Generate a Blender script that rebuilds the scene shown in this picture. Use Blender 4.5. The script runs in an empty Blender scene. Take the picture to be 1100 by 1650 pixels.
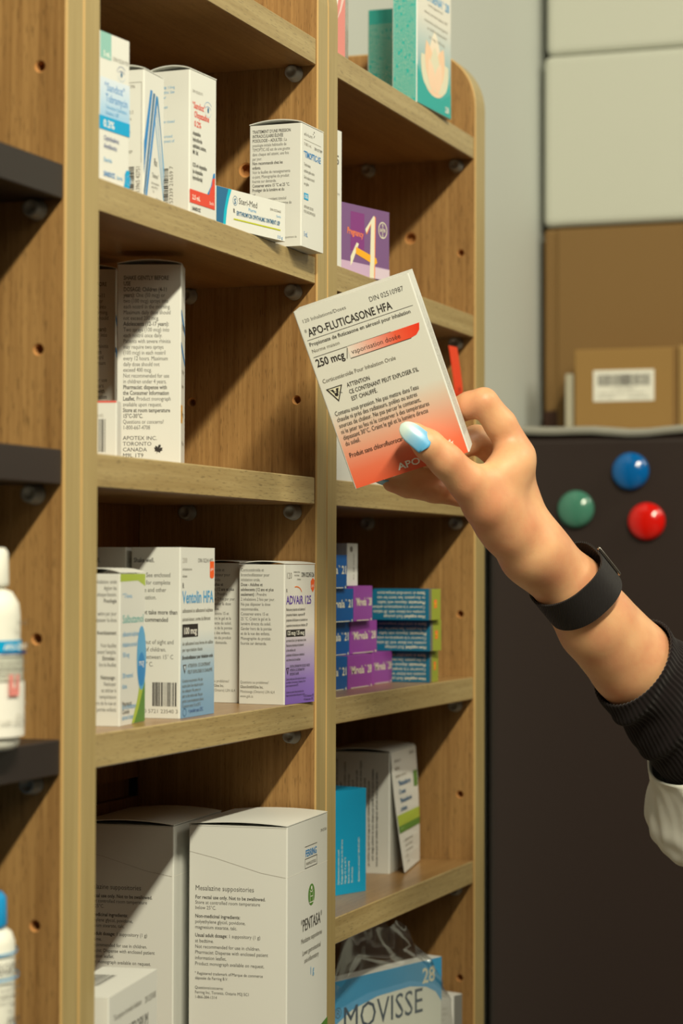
import bpy, bmesh, math, random
import numpy as np
from mathutils import Vector, Matrix
from math import sin, cos, pi, radians
random.seed(4)
S = bpy.context.scene
COL = S.collection
EYE = 1.45                     # camera height above the floor

# ------------------------------------------------------------------ camera
cam_d = bpy.data.cameras.new('camera'); cam = bpy.data.objects.new('camera', cam_d); COL.objects.link(cam)
cam_d.sensor_fit = 'VERTICAL'; cam_d.sensor_height = 36; cam_d.sensor_width = 24; cam_d.lens = 81.33
cam_d.clip_start = .05; cam_d.clip_end = 50
R_ = Vector((.33686, -.94155, .0027689)).normalized()
F_ = Vector((.94126137, .33676129, .02487692)).normalized()
U_ = R_.cross(F_).normalized(); R_ = F_.cross(U_).normalized()
m = Matrix((( R_.x, U_.x, -F_.x, -1.03126), (R_.y, U_.y, -F_.y, -.4962), (R_.z, U_.z, -F_.z, EYE), (0, 0, 0, 1)))
cam.matrix_world = m
cam_d.dof.use_dof = True; cam_d.dof.focus_distance = 1.385; cam_d.dof.aperture_fstop = 9.0
S.camera = cam

# ------------------------------------------------------------------ light
S.view_settings.view_transform = 'Standard'; S.view_settings.look = 'None'
S.view_settings.exposure = 0.0; S.view_settings.gamma = 1.0; S.view_settings.use_curve_mapping = False
w = bpy.data.worlds.new('World'); S.world = w; w.use_nodes = True
w.node_tree.nodes['Background'].inputs[0].default_value = (1.0, .86, .62, 1)
w.node_tree.nodes['Background'].inputs[1].default_value = .07
def lamp(name, loc, target, sx, sy, power, col, xdir=None):
    d = bpy.data.lights.new(name, 'AREA'); d.shape = 'RECTANGLE'; d.size = sx; d.size_y = sy; d.energy = power; d.color = col
    o = bpy.data.objects.new(name, d); COL.objects.link(o)
    z = (Vector(loc) - Vector(target)).normalized()
    x = Vector(xdir or (1, 0, 0)); x = (x - z * x.dot(z)).normalized(); y = z.cross(x)
    o.matrix_world = Matrix(((x.x, y.x, z.x, loc[0]), (x.y, y.y, z.y, loc[1]), (x.z, y.z, z.z, loc[2]), (0, 0, 0, 1)))
    return o
WARM = (1, .93, .70)
lamp('ceiling_tube', (-1.05, -1.0, 2.80), (.3, 0, 1.45), 1.0, .07, 58, WARM)
lamp('room_panel', (-1.9, -1.7, 2.7), (.6, 0, 1.3), 1.2, .6, 5, WARM)
lamp('far_panel', (.72, -1.5, 2.75), (1.3, 0, 1.6), .6, .6, 14, (1, .94, .76))

# ------------------------------------------------------------------ materials
_M = {}
def s2l(c):
    return tuple((x / 12.92 if x <= .04045 else ((x + .055) / 1.055) ** 2.4) for x in c)
def mat(name, rgb, rough=.6, spec=.4, **kw):
    """plain principled material; rgb as 0-255 sRGB"""
    if name in _M: return _M[name]
    m = bpy.data.materials.new(name); m.use_nodes = True
    b = m.node_tree.nodes['Principled BSDF']
    b.inputs['Base Color'].default_value = (*s2l([c / 255 for c in rgb]), 1)
    b.inputs['Roughness'].default_value = rough
    b.inputs['Specular IOR Level'].default_value = spec
    for k, v in kw.items(): b.inputs[k.replace('_', ' ')].default_value = v
    _M[name] = m; return m
def nd(m, t, **kw):
    n = m.node_tree.nodes.new(t)
    for k, v in kw.items(): setattr(n, k, v)
    return n
def wood(name, c1, c2, axis, rough=.42, bump=.12, speck=True):
    m = bpy.data.materials.new(name); m.use_nodes = True; _M[name] = m
    nt = m.node_tree; L = nt.links; b = nt.nodes['Principled BSDF']
    tc = nd(m, 'ShaderNodeTexCoord'); mp = nd(m, 'ShaderNodeMapping')
    sc = [420, 420, 420]; sc[axis] = 11; mp.inputs['Scale'].default_value = sc
    L.new(tc.outputs['Object'], mp.inputs['Vector'])
    n1 = nd(m, 'ShaderNodeTexNoise'); n1.inputs['Scale'].default_value = 1; n1.inputs['Detail'].default_value = 3
    n1.inputs['Roughness'].default_value = .6
    L.new(mp.outputs[0], n1.inputs['Vector'])
    mp2 = nd(m, 'ShaderNodeMapping'); sc = [60, 60, 60]; sc[axis] = 3.2; mp2.inputs['Scale'].default_value = sc
    L.new(tc.outputs['Object'], mp2.inputs['Vector'])
    n2 = nd(m, 'ShaderNodeTexNoise'); n2.inputs['Scale'].default_value = 1; n2.inputs['Detail'].default_value = 2
    L.new(mp2.outputs[0], n2.inputs['Vector'])
    mx = nd(m, 'ShaderNodeMix', data_type='FLOAT'); mx.inputs[0].default_value = .42
    L.new(n1.outputs['Fac'], mx.inputs[2]); L.new(n2.outputs['Fac'], mx.inputs[3])
    cr = nd(m, 'ShaderNodeValToRGB'); e = cr.color_ramp.elements
    e[0].position = .36; e[1].position = .64
    e[0].color = (*s2l([c / 255 for c in c2]), 1); e[1].color = (*s2l([c / 255 for c in c1]), 1)
    L.new(mx.outputs[0], cr.inputs[0])
    # short dark pores
    mp3 = nd(m, 'ShaderNodeMapping'); sc = [1500, 1500, 1500]; sc[axis] = 130; mp3.inputs['Scale'].default_value = sc
    L.new(tc.outputs['Object'], mp3.inputs['Vector'])
    n3 = nd(m, 'ShaderNodeTexNoise'); n3.inputs['Scale'].default_value = 1; n3.inputs['Detail'].default_value = 1
    L.new(mp3.outputs[0], n3.inputs['Vector'])
    mr = nd(m, 'ShaderNodeMapRange'); mr.inputs['From Min'].default_value = .60; mr.inputs['From Max'].default_value = .72
    mr.inputs['To Max'].default_value = .55 if speck else 0
    L.new(n3.outputs['Fac'], mr.inputs['Value'])
    mc = nd(m, 'ShaderNodeMix', data_type='RGBA'); L.new(mr.outputs[0], mc.inputs[0]); L.new(cr.outputs[0], mc.inputs[6])
    mc.inputs[7].default_value = (*s2l([c / 255 * .62 for c in c2]), 1)
    L.new(mc.outputs[2], b.inputs['Base Color'])
    b.inputs['Roughness'].default_value = rough; b.inputs['Specular IOR Level'].default_value = .35
    bp = nd(m, 'ShaderNodeBump'); bp.inputs['Strength'].default_value = bump; bp.inputs['Distance'].default_value = .0004
    L.new(n1.outputs['Fac'], bp.inputs['Height']); L.new(bp.outputs[0], b.inputs['Normal'])
    return m
W_PANEL = wood('panel_wood', (168, 130, 80), (134, 98, 56), 2, .45)
W_BAND = wood('edge_band_vertical', (176, 156, 108), (158, 138, 92), 2, .38, speck=False)
W_SHELF = wood('shelf_wood', (164, 128, 82), (140, 104, 62), 0, .3)
W_SBAND = wood('edge_band_horizontal', (178, 158, 112), (154, 132, 88), 0, .4)
W_BACK = wood('back_wood', (150, 104, 58), (118, 78, 42), 2, .5)
RAW = mat('raw_orange_edge', (188, 154, 98), .5)
DARKL = mat('dark_laminate', (40, 32, 30), .45)
PAPER = mat('white_carton_board', (220, 221, 216), .42, .4)
CLEAR = mat('clear_plastic_pin', (225, 222, 212), .18, .6, Transmission_Weight=.55, Alpha=.85)

def grad(name, stops, axis=2, rough=.42, **kw):
    """printed ink gradient along a local axis of the carton (position in metres)"""
    if name in _M: return _M[name]
    m = bpy.data.materials.new(name); m.use_nodes = True; _M[name] = m
    L = m.node_tree.links; b = m.node_tree.nodes['Principled BSDF']
    tc = nd(m, 'ShaderNodeTexCoord'); sp = nd(m, 'ShaderNodeSeparateXYZ'); L.new(tc.outputs['Object'], sp.inputs[0])
    mr = nd(m, 'ShaderNodeMapRange'); mr.inputs[1].default_value = stops[0][0]; mr.inputs[2].default_value = stops[-1][0]
    L.new(sp.outputs[axis], mr.inputs[0])
    cr = nd(m, 'ShaderNodeValToRGB'); a, z = stops[0][0], stops[-1][0]
    while len(cr.color_ramp.elements) < len(stops): cr.color_ramp.elements.new(.5)
    for e, (p, c) in zip(cr.color_ramp.elements, stops):
        e.position = (p - a) / (z - a); e.color = (*s2l([x / 255 for x in c]), 1)
    L.new(mr.outputs[0], cr.inputs[0]); L.new(cr.outputs[0], b.inputs['Base Color'])
    b.inputs['Roughness'].default_value = rough; b.inputs['Specular IOR Level'].default_value = .4
    for k, v in kw.items(): b.inputs[k.replace('_', ' ')].default_value = v
    return m
INK = {'k': (48, 44, 42), 'g': (118, 114, 106), 'lg': (165, 160, 150), 'b': (30, 130, 200), 'lb': (90, 165, 215),
       'r': (222, 72, 52), 'w': (240, 238, 230), 'y': (190, 195, 40), 'dg': (80, 78, 74), 'o': (240, 100, 40),
       'pu': (98, 66, 168), 'gr': (86, 134, 56), 'dt': (38, 104, 148), 'tl': (0, 178, 206), 'navy': (40, 72, 140),
       'lil': (160, 128, 200), 'teal': (30, 168, 164), 'pale': (205, 222, 236), 'cy': (0, 160, 215), 'yo': (236, 170, 40),
       'lime': (170, 190, 70), 'pk': (226, 138, 132), 'cream': (226, 222, 196), 'mg': (128, 58, 128), 'ltg': (140, 190, 182),
       'or2': (236, 128, 60), 'wgr': (200, 225, 160)}
def ink(c):
    if not isinstance(c, str): return c
    return mat('ink_' + c, INK[c], .45)

# ------------------------------------------------------------------ helpers
def link(o, parent=None):
    COL.objects.link(o)
    if parent is not None: o.parent = parent
    return o
def tag(o, label=None, cat=None, group=None, kind=None):
    if label: o['label'] = label
    if cat: o['category'] = cat
    if group: o['group'] = group
    if kind: o['kind'] = kind
    return o
def empty(name, loc, rz=0):
    o = bpy.data.objects.new(name, None); o.empty_display_size = .02
    o.location = loc; o.rotation_euler = (0, 0, rz); return link(o)
class MB:
    """collects faces with materials, builds one mesh"""
    def __init__(s): s.v = []; s.f = []; s.m = []; s.mats = []
    def mi(s, m):
        if m not in s.mats: s.mats.append(m)
        return s.mats.index(m)
    def add(s, vs, fs, m):
        o = len(s.v); s.v += [tuple(v) for v in vs]; i = s.mi(m)
        for f in fs: s.f.append(tuple(o + k for k in f)); s.m.append(i)
    def box(s, a, b, m):
        x0, y0, z0 = a; x1, y1, z1 = b
        s.add([(x0, y0, z0), (x1, y0, z0), (x1, y1, z0), (x0, y1, z0), (x0, y0, z1), (x1, y0, z1), (x1, y1, z1), (x0, y1, z1)],
              [(0, 3, 2, 1), (4, 5, 6, 7), (0, 1, 5, 4), (1, 2, 6, 5), (2, 3, 7, 6), (3, 0, 4, 7)], m)
    def build(s, name, parent=None, smooth=False, bevel=0, seg=2):
        me = bpy.data.meshes.new(name); me.from_pydata(s.v, [], s.f)
        for m in s.mats: me.materials.append(m)
        me.polygons.foreach_set('material_index', s.m)
        if smooth: me.polygons.foreach_set('use_smooth', [True] * len(me.polygons))
        me.update(); o = bpy.data.objects.new(name, me); link(o, parent)
        if bevel:
            b = o.modifiers.new('bevel', 'BEVEL'); b.width = bevel; b.segments = seg; b.limit_method = 'ANGLE'
        return o
def lathe(prof, n=40, cx=0, cy=0):
    """prof: list of (r, z)"""
    vs = []; fs = []
    for r, z in prof:
        for k in range(n): a = 2 * pi * k / n; vs.append((cx + r * cos(a), cy + r * sin(a), z))
    for i in range(len(prof) - 1):
        for k in range(n):
            k2 = (k + 1) % n; fs.append((i * n + k, i * n + k2, (i + 1) * n + k2, (i + 1) * n + k))
    fs.append(tuple(range(n - 1, -1, -1))); fs.append(tuple((len(prof) - 1) * n + k for k in range(n)))
    return vs, fs

# ---- printing: everything is laid out in millimetres on a face, u to the right, v up
_txt = {}
def text_mesh(t, bold):
    k = (t, bold)
    if k in _txt: return _txt[k]
    c = bpy.data.curves.new('t', 'FONT'); c.body = t; c.size = 1; c.resolution_u = 2; c.offset = .018 if bold else 0.0
    o = bpy.data.objects.new('t', c); me = o.to_mesh()
    v = [tuple(p.co[:2]) for p in me.vertices]; f = [tuple(p.vertices) for p in me.polygons]
    o.to_mesh_clear(); bpy.data.objects.remove(o); bpy.data.curves.remove(c)
    x1 = max([p[0] for p in v], default=0)
    _txt[k] = (v, f, x1); return _txt[k]
def put_text(P, lay, u, v, size, text, col, xs=.78, w=None, align='l', rot=0, bold=None, skew=0):
    segs = text.split('|'); parts = []; x = 0
    for i, sg in enumerate(segs):
        b = (i % 2 == 1) if bold is None else bold
        run = ''
        for ch in sg + '\0':
            if ch in '®™\0':
                if run:
                    vv, ff, x1 = text_mesh(run, b); parts.append((x, vv, ff)); x += x1 + (.26 if run.endswith(' ') else .05); run = ''
                if ch != '\0':      # raised small trade mark sign
                    vv, ff, x1 = text_mesh(ch, False); parts.append((x, [(a * .42, .42 + c * .42) for a, c in vv], ff)); x += x1 * .42 + .04
            else: run += ch
    tot = max(x, .01)
    if w: xs = w / (tot * size)
    off = {'l': 0, 'c': -tot * size * xs / 2, 'r': -tot * size * xs}[align]
    ca, sa = cos(rot), sin(rot)
    for x0, vv, ff in parts:
        pts = []
        for a, b in vv:
            a2 = (x0 + a) * size * xs + off + skew * b * size; b2 = b * size
            pts.append((u + a2 * ca - b2 * sa, v + a2 * sa + b2 * ca))
        P(pts, ff, col, lay)
def put(P, cmds):
    for i, c in enumerate(cmds):
        lay = i; k = c[0]
        if k == 't':      # u v size text col [opts]
            o = dict(c[6]) if len(c) > 6 else {}
            put_text(P, lay, c[1], c[2], c[3], c[4], ink(c[5]), **o)
        elif k == 'para':  # u v line size lines col opts
            o = dict(c[7]) if len(c) > 7 else {}
            rot = o.get('rot', 0)
            for j, ln in enumerate(c[5]):
                if ln: put_text(P, lay, c[1] + sin(rot) * j * c[3], c[2] - cos(rot) * j * c[3], c[4], ln, ink(c[6]), **o)
        elif k == 'r':
            u0, v0, u1, v1 = c[1:5]; P([(u0, v0), (u1, v0), (u1, v1), (u0, v1)], [(0, 1, 2, 3)], ink(c[5]), lay)
        elif k == 'p':
            P(c[1], [tuple(range(len(c[1])))], ink(c[2]), lay)
        elif k == 'c':
            n = 28; P([(c[1] + c[3] * cos(2 * pi * j / n), c[2] + c[4] * sin(2 * pi * j / n)) for j in range(n)], [tuple(range(n))], ink(c[5]), lay)
        elif k == 'ring':  # u v ru rv thickness col [a0 a1]
            n = 32; a0, a1 = (c[7], c[8]) if len(c) > 8 else (0, 2 * pi); t = c[5]
            pts = []
            for j in range(n + 1):
                a = a0 + (a1 - a0) * j / n
                pts += [(c[1] + c[3] * cos(a), c[2] + c[4] * sin(a)), (c[1] + (c[3] - t) * cos(a), c[2] + (c[4] - t) * sin(a))]
            P(pts, [(2 * j, 2 * j + 2, 2 * j + 3, 2 * j + 1) for j in range(n)], ink(c[6]), lay)
        elif k == 'bar':   # u0 v0 u1 v1 'v'/'h' seed col
            rs = random.Random(c[6]); u0, v0, u1, v1 = c[1:5]
            pts = []; ff = []; x = 0; tot = (u1 - u0) if c[5] == 'v' else (v1 - v0)
            while x < tot:
                b = rs.choice([.28, .28, .55, .85]); g = rs.choice([.28, .3, .6]); b = min(b, tot - x)
                q = [(u0 + x, v0), (u0 + x + b, v0), (u0 + x + b, v1), (u0 + x, v1)] if c[5] == 'v' else [(u0, v0 + x), (u1, v0 + x), (u1, v0 + x + b), (u0, v0 + x + b)]
                ff.append(tuple(range(len(pts), len(pts) + 4))); pts += q; x += b + g
            P(pts, ff, ink(c[7]), lay)
        elif k == 'line':  # u0 v0 u1 v1 thickness col
            a = Vector(c[1:3]); b = Vector(c[3:5]); n = (b - a).normalized(); n = Vector((-n.y, n.x)) * c[5] / 2
            P([tuple(a - n), tuple(b - n), tuple(b + n), tuple(a + n)], [(0, 1, 2, 3)], ink(c[6]), lay)
def filler(n, seed, lo=5, hi=11):
    """rows of small print too small to be legible in the photograph"""
    rs = random.Random(seed); W = ['de', 'la', 'pour', 'usage', 'dose', 'oral', 'each', 'contains', 'avec', 'mg', 'par', 'unit', 'store', 'below', 'chaque', 'non', 'sterile', 'solution', 'et', 'ne', 'pas']
    out = []
    for i in range(n):
        s = ''
        while len(s) < rs.randint(lo, hi) + 4: s += rs.choice(W) + ' '
        out.append(s.strip())
    return out
def face_writer(mb, org, ux, vx, nrm):
    org, ux, vx, nrm = map(Vector, (org, ux, vx, nrm))
    def P(pts, ff, m, lay):
        e = .00006 + .000012 * lay
        mb.add([org + ux * (a / 1000) + vx * (b / 1000) + nrm * e for a, b in pts], ff, m)
    return P
GROUPS = {'eye_drop_carton': 'eye drop cartons on the upper shelf', 'nasal_spray_carton': 'nasal spray cartons', 'inhaler_carton': 'inhaler cartons on the third shelf', 'suppository_carton': 'large suppository cartons', 'pill_carton': 'pill cartons in the right unit'}
def carton(name, label, x, y, z, yaw, wx, wy, h, front=(), left=(), top=(), base=None, lid='arch', group=None, cat='carton', side=None,
           topmat=None, frontmat=None, leftmat=None, bow=.0022, gs=1):
    """a folded pharmacy carton: corner C at the origin, front face along +x, left face along +y"""
    base = base or PAPER
    root = empty(name, (x, y, EYE + z + .00015), radians(yaw)); tag(root, label, cat, group or GROUPS.get(name))
    mb = MB(); r = .0008
    # body shell with rounded vertical edges
    prof = []
    for cx, cy, a0 in ((r, r, pi), (wx - r, r, 1.5 * pi), (wx - r, wy - r, 0), (r, wy - r, .5 * pi)):
        for j in range(4): a = a0 + j * pi / 6; prof.append((cx + r * cos(a), cy + r * sin(a)))
    n = len(prof); vs = [(a, b, 0) for a, b in prof] + [(a, b, h) for a, b in prof]
    for j in range(n):
        k = (j + 1) % n; nx = (prof[j][0] + prof[k][0]) / 2; ny = (prof[j][1] + prof[k][1]) / 2
        m = base
        if j == 15 or (j in (0, 1, 2) and False): m = leftmat or base
        if j == 3: m = frontmat or base
        mb.add([vs[j], vs[k], vs[n + k], vs[n + j]], [(0, 1, 2, 3)], m)
    mb.add(vs[:n], [tuple(range(n - 1, -1, -1))], base); mb.add(vs[n:], [tuple(range(n))], topmat or base)
    put(face_writer(mb, (0, 0, 0), (gs, 0, 0), (0, 0, gs), (0, -1, 0)), front)
    put(face_writer(mb, (0, wy, 0), (0, -gs, 0), (0, 0, gs), (-1, 0, 0)), left)
    if lid != 'arch': put(face_writer(mb, (0, 0, h), (1, 0, 0), (0, 1, 0), (0, 0, 1)), top)
    body = mb.build('carton_body', root)
    if lid == 'arch':
        # closing flap: a thin board hinged at the front, slightly bowed so a dark gap shows over the left face
        lm = MB(); N = 12; t = .0005; vs = []
        for i in range(N + 1):
            s = i / N; yy = s * wy; zz = h + .0004 + bow * sin(pi * min(1, s * 1.02)) ** .8
            vs += [(-.0001, yy, zz), (wx + .0001, yy, zz), (-.0001, yy, zz + t), (wx + .0001, yy, zz + t)]
        fs = []
        for i in range(N):
            a = 4 * i; b = a + 4
            fs += [(a, a + 1, b + 1, b), (a + 2, b + 2, b + 3, a + 3), (a, b, b + 2, a + 2), (a + 1, a + 3, b + 3, b + 1)]
        fs += [(0, 2, 3, 1), (4 * N, 4 * N + 1, 4 * N + 3, 4 * N + 2)]
        lm.add(vs, fs, topmat or base)
        put(face_writer(lm, (0, 0, h + bow * 1.0 + .001), (1, 0, 0), (0, 1, 0), (0, 0, 1)), top)
        lm.build('closing_flap', root)
    return root

# ------------------------------------------------------------------ setting
wall_m = bpy.data.materials.new('painted_wall'); wall_m.use_nodes = True
b = wall_m.node_tree.nodes['Principled BSDF']; b.inputs['Roughness'].default_value = .6
n = nd(wall_m, 'ShaderNodeTexNoise'); n.inputs['Scale'].default_value = 4
cr = nd(wall_m, 'ShaderNodeValToRGB'); cr.color_ramp.elements[0].color = (.52, .55, .51, 1); cr.color_ramp.elements[1].color = (.57, .60, .56, 1)
wall_m.node_tree.links.new(n.outputs['Fac'], cr.inputs[0]); wall_m.node_tree.links.new(cr.outputs[0], b.inputs['Base Color'])
def structure(name, a, bb, m):
    mb = MB(); mb.box(a, bb, m); o = mb.build(name); tag(o, kind='structure'); return o
structure('wall_left', (-2.2, .145, 0), (1.80, .245, 2.9), wall_m)
structure('wall_right', (1.80, -1.6, 0), (1.90, .245, 2.9), wall_m)
floor_m = mat('floor_vinyl', (120, 112, 100), .5)
structure('floor', (-2.2, -2.4, -.05), (1.90, .245, 0), floor_m)

# ------------------------------------------------------------------ shelving units
T = .0185; BAY = .31; DEP = .12
LV = {'RA': .32994, 'A': .19365, 'B': .05696, 'C': -.08124, 'E': -.2201, 'F': -.359, 'G': -.60, 'H': -.85, 'I': -1.12, 'J': -1.37}
TOP = .400
def side_panel(x0, x1, parent, holes=(), big=()):
    rr = .046; c = .0009; zt = EYE + TOP
    def outline(e):
        pts = [(DEP, .0005), (DEP, zt - e)]
        for j in range(13):
            a = pi / 2 + j / 12 * pi / 2; pts.append((rr + (rr - e) * cos(a), zt - rr + (rr - e) * sin(a)))
        pts.append((e, .0005)); return pts
    o0 = outline(c); o1 = outline(0); n = len(o0)
    mb = MB()
    loops = [[(x0, *p) for p in o0], [(x0 + c, *p) for p in o1], [(x1 - c, *p) for p in o1], [(x1, *p) for p in o0]]
    vs = sum(loops, []); fs = []; ms = []
    mb.add(vs, [], W_PANEL); i0 = mb.mi(RAW); i1 = mb.mi(W_BAND); ip = mb.mi(W_PANEL)
    for k, mi in ((0, i0), (1, i1), (2, i0)):
        for j in range(n):
            j2 = (j + 1) % n; mb.f.append((k * n + j, (k + 1) * n + j, (k + 1) * n + j2, k * n + j2)); mb.m.append(mi)
    mb.f.append(tuple(range(n))); mb.m.append(ip)
    mb.f.append(tuple(3 * n + j for j in range(n - 1, -1, -1))); mb.m.append(ip)
    o = mb.build('side_panel', parent)
    bm = bmesh.new(); bm.from_mesh(o.data); bmesh.ops.recalc_face_normals(bm, faces=bm.faces); bm.to_mesh(o.data); bm.free()
    if holes or big:
        cb = MB(); hm = mat('drilled_hole', (176, 124, 70), .9)
        for (y, z, r) in [(y, z, .0023) for y, z in holes] + [(y, z, .0037) for y, z in big]:
            vv, ff = lathe([(r * 1.55, -.001), (r * 1.3, 0), (r, .0009), (r, .0065)], 20)
            if r > .003: pass
            cb.add([(x0 + q[2], y + q[0], EYE + z + q[1]) for q in vv], ff, hm)
        cut = cb.build('cutter')
        bm = bmesh.new(); bm.from_mesh(cut.data); bmesh.ops.recalc_face_normals(bm, faces=bm.faces); bm.to_mesh(cut.data); bm.free()
        md = o.modifiers.new('b', 'BOOLEAN'); md.object = cut; md.operation = 'DIFFERENCE'; md.solver = 'EXACT'
        try: md.material_mode = 'TRANSFER'
        except Exception: pass
        bpy.context.view_layer.update()
        dg = bpy.context.evaluated_depsgraph_get()
        me = bpy.data.meshes.new_from_object(o.evaluated_get(dg)); me.name = 'side_panel'
        o.modifiers.clear(); o.data = me
        cm = cut.data; bpy.data.objects.remove(cut); bpy.data.meshes.remove(cm)
    return o
def shelf(x0, x1, lev, parent, dark=False):
    z = EYE + LV[lev]; th = .0168
    mb = MB(); mb.box((x0 + .0003, .0012, z - th), (x1 - .0003, DEP - .006, z), DARKL if dark else W_SHELF)
    if not dark: mb.m[2] = mb.mi(W_SBAND)
    return mb.build('shelf', parent, bevel=.0006, seg=1)
def pin(x1, y, z, parent):
    """clear plastic peg standing out of the side panel"""
    mb = MB(); vv, ff = lathe([(.0019, -.0072), (.0024, -.0084), (.0038, -.0088), (.0044, -.0080), (.0044, -.0022), (.0052, -.0018), (.0052, 0)], 22)
    mb.add([(x1 + q[2], y + q[0], EYE + z + q[1]) for q in vv], ff, CLEAR)
    return mb.build('shelf_peg', parent, smooth=True)
def unit(label, x0, levels, dark=False, holes=(), big=(), right_thick=T):
    root = empty('shelving_unit', (0, 0, 0)); tag(root, label, 'shelf unit', 'shelving units in a row')
    side_panel(x0 - T + .0002, x0, root)
    side_panel(x0 + BAY, x0 + BAY + right_thick - .0002, root, holes, big)
    bk = MB()
    zs = [(.0005, EYE + LV['C'] - .0625), (EYE + LV['C'] - .0505, EYE + .431)] if not dark else [(.0005, EYE + .431)]
    for a, b_ in zs: bk.box((x0, DEP + .0002, a), (x0 + BAY, DEP + .0065, b_), W_BACK)
    bk.build('back_panel', root)
    if not dark:
        rl = MB(); rl.box((x0, DEP + .0066, EYE + LV['C'] - .085), (x0 + BAY, DEP + .018, EYE + LV['C'] - .035), W_BACK); rl.build('rear_rail', root)
    for l in levels:
        shelf(x0, x0 + BAY, l, root, dark)
        if l in ('RA', 'A', 'B', 'C', 'E', 'F'):
            for y in (.0148, .0855): pin(x0 + BAY, y, LV[l] - .0168 - .0046, root)
    return root
LX = -.037 - BAY
hz = (.2418, .1052, -.0337, -.1704, -.309)
unit('wooden shelving unit at the left edge with dark shelf boards', LX, ('RA', 'A', 'B', 'C', 'E', 'F', 'G', 'H', 'I', 'J'), True, [(.0142, z) for z in hz] + [(.0848, z) for z in hz])
unit('middle wooden shelving unit with light wood shelf boards full of cartons', 0, ('RA', 'A', 'B', 'C', 'F', 'G', 'H', 'I', 'J'), False,
     [(.0135, z) for z in hz[1:]] + [(.0842, z) for z in hz[1:]], [(.048, .2505)])
unit('right-hand wooden shelving unit beside the dark refrigerator', .347, ('RA', 'A', 'B', 'C', 'E', 'F', 'G', 'H', 'I', 'J'), False,
     [(.0118, z) for z in hz], [(.052, .2550)], right_thick=.0265)

# ------------------------------------------------------------------ cartons, middle unit, top row
A, B, C, E_, F = LV['A'], LV['B'], LV['C'], LV['E'], LV['F']
def eye(u, v, s=1, col='b'):
    return [('ring', u, v, 4.2 * s, 3.6 * s, .28, col, .2 * pi, .95 * pi), ('ring', u, v - .4 * s, 3.0 * s, 2.0 * s, .28, col, .1 * pi, .9 * pi),
            ('c', u, v - .2 * s, .8 * s, 1.3 * s, 'dt'), ('ring', u, v, 3.4 * s, 3.4 * s, .14, 'lb', 1.1 * pi, 1.9 * pi)]
blue_fade = grad('ink_blue_fade', [(.034, (150, 195, 232)), (.045, (190, 214, 236)), (.056, (214, 224, 236))])
carton('eye_drop_carton', 'tall white carton with bright blue 0.3% band beside the left upright, upper shelf', .0091, .0114, A, -6, .0408, .030, .078,
  front=[('r', 12, 64.5, 22.5, 78, 'ltg'), ('t', 15, 65.8, 4, '5 mL', 'w', {'bold': True}), ('t', 24, 65, 3, 'DIN 02241755', 'g', {'w': 15.5}),
         ('r', 12, 35.3, 40.7, 55, blue_fade), *eye(32.5, 59.5, 1.1, 'navy'),
         ('t', 16, 48.6, 6, '®Sandoz®', 'b', {'w': 20}), ('t', 17, 43, 6, 'Tobramycin', 'b', {'w': 21.5}),
         ('t', 17, 39.6, 2.8, 'Tobramycin Ophthalmic', 'lb', {'w': 21}), ('t', 17, 36.6, 2.8, 'Solution, USP', 'lb', {'w': 13}),
         ('r', 0, 28.4, 40.8, 35.3, 'cy'), ('t', 15, 30, 5.2, '0.3%', 'w', {'w': 11, 'bold': True}),
         ('t', 15.5, 23.2, 3.6, 'Ophthalmic', 'navy', {'w': 15}), ('t', 15.5, 19.2, 3.6, 'Antibiotic', 'navy', {'w': 13}),
         ('t', 15.5, 12.4, 3.2, 'Sterile', 'lb', {'w': 8}), ('t', 15.5, 5, 3.6, 'SANDOZ', 'b', {'w': 11, 'bold': True}), ('t', 28, 5, 2.8, 'Sterile', 'lb', {'w': 6}),
         ('p', [(34.5, 0), (40.7, 0), (40.7, 11), (37.6, 11), (36.2, 9), (36, 5)], 'cy'), ('ring', 39.5, 6, 2.6, 2.6, .7, 'lb')], lid='flat')
carton('eye_drop_carton', 'white carton with slanting blue stripes between two taller cartons, upper shelf', .0743, .0102, A, 1.6, .0277, .026, .0692,
  left=[('para', 10, 59.5, 3.4, 2.7, ['DIN 0051396', 'Sterile', '', '|Each|', 'Contains 0.3', 'tobramycin', '0.01% as', 'preserv. in', 'Sterile', '', 'See package', '', '0.3% Eye', '|Warning:|', 'Keep 2-25', 'refrigerate', '15-25', 'Pharmacist'], 'g', {'xs': .72}),
        ('line', 9, 62.5, 24.5, 62.5, .25, 'g'), ('line', 24.5, 20, 24.5, 62.5, .2, 'g'), ('bar', 12, 2, 20.5, 18, 'h', 5, 'k'),
        ('t', 23.8, 2, 3.4, '5 13965 42751', 'g', {'rot': pi / 2, 'w': 16})],
  front=[('p', [(0, 31), (8.4, 60), (11.2, 60), (0, 14)], 'b'), ('p', [(0, 5), (12.2, 59), (14.8, 59), (.8, 0)], 'dt'), ('p', [(4, 11), (16, 58.4), (18.6, 58), (3.5, 0), (1.6, 0)], 'b'),
         ('p', [(16.6, 58), (18.8, 58), (27.4, 13), (27.4, 22), (18.6, 56)], 'lb'), ('line', 15, 44, 27, 4, .8, 'lb'), ('line', 16.8, 50, 27.2, 9, .6, 'lb'),
         ('t', 13.6, 20.5, 6, 'Rx', 'k', {'w': 4.5}), ('t', 11, 14, 3.6, 'Tobrex®', 'dg', {'w': 9}), ('para', 10, 10.5, 2.2, 1.9, ['tobramycin ophthalmic', 'solution, USP 0.3%', '     5 mL'], 'g', {'w': None, 'xs': .6}), ('t', 16, 2.6, 2, 'Alcon', 'k', {'w': 8})])
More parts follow.
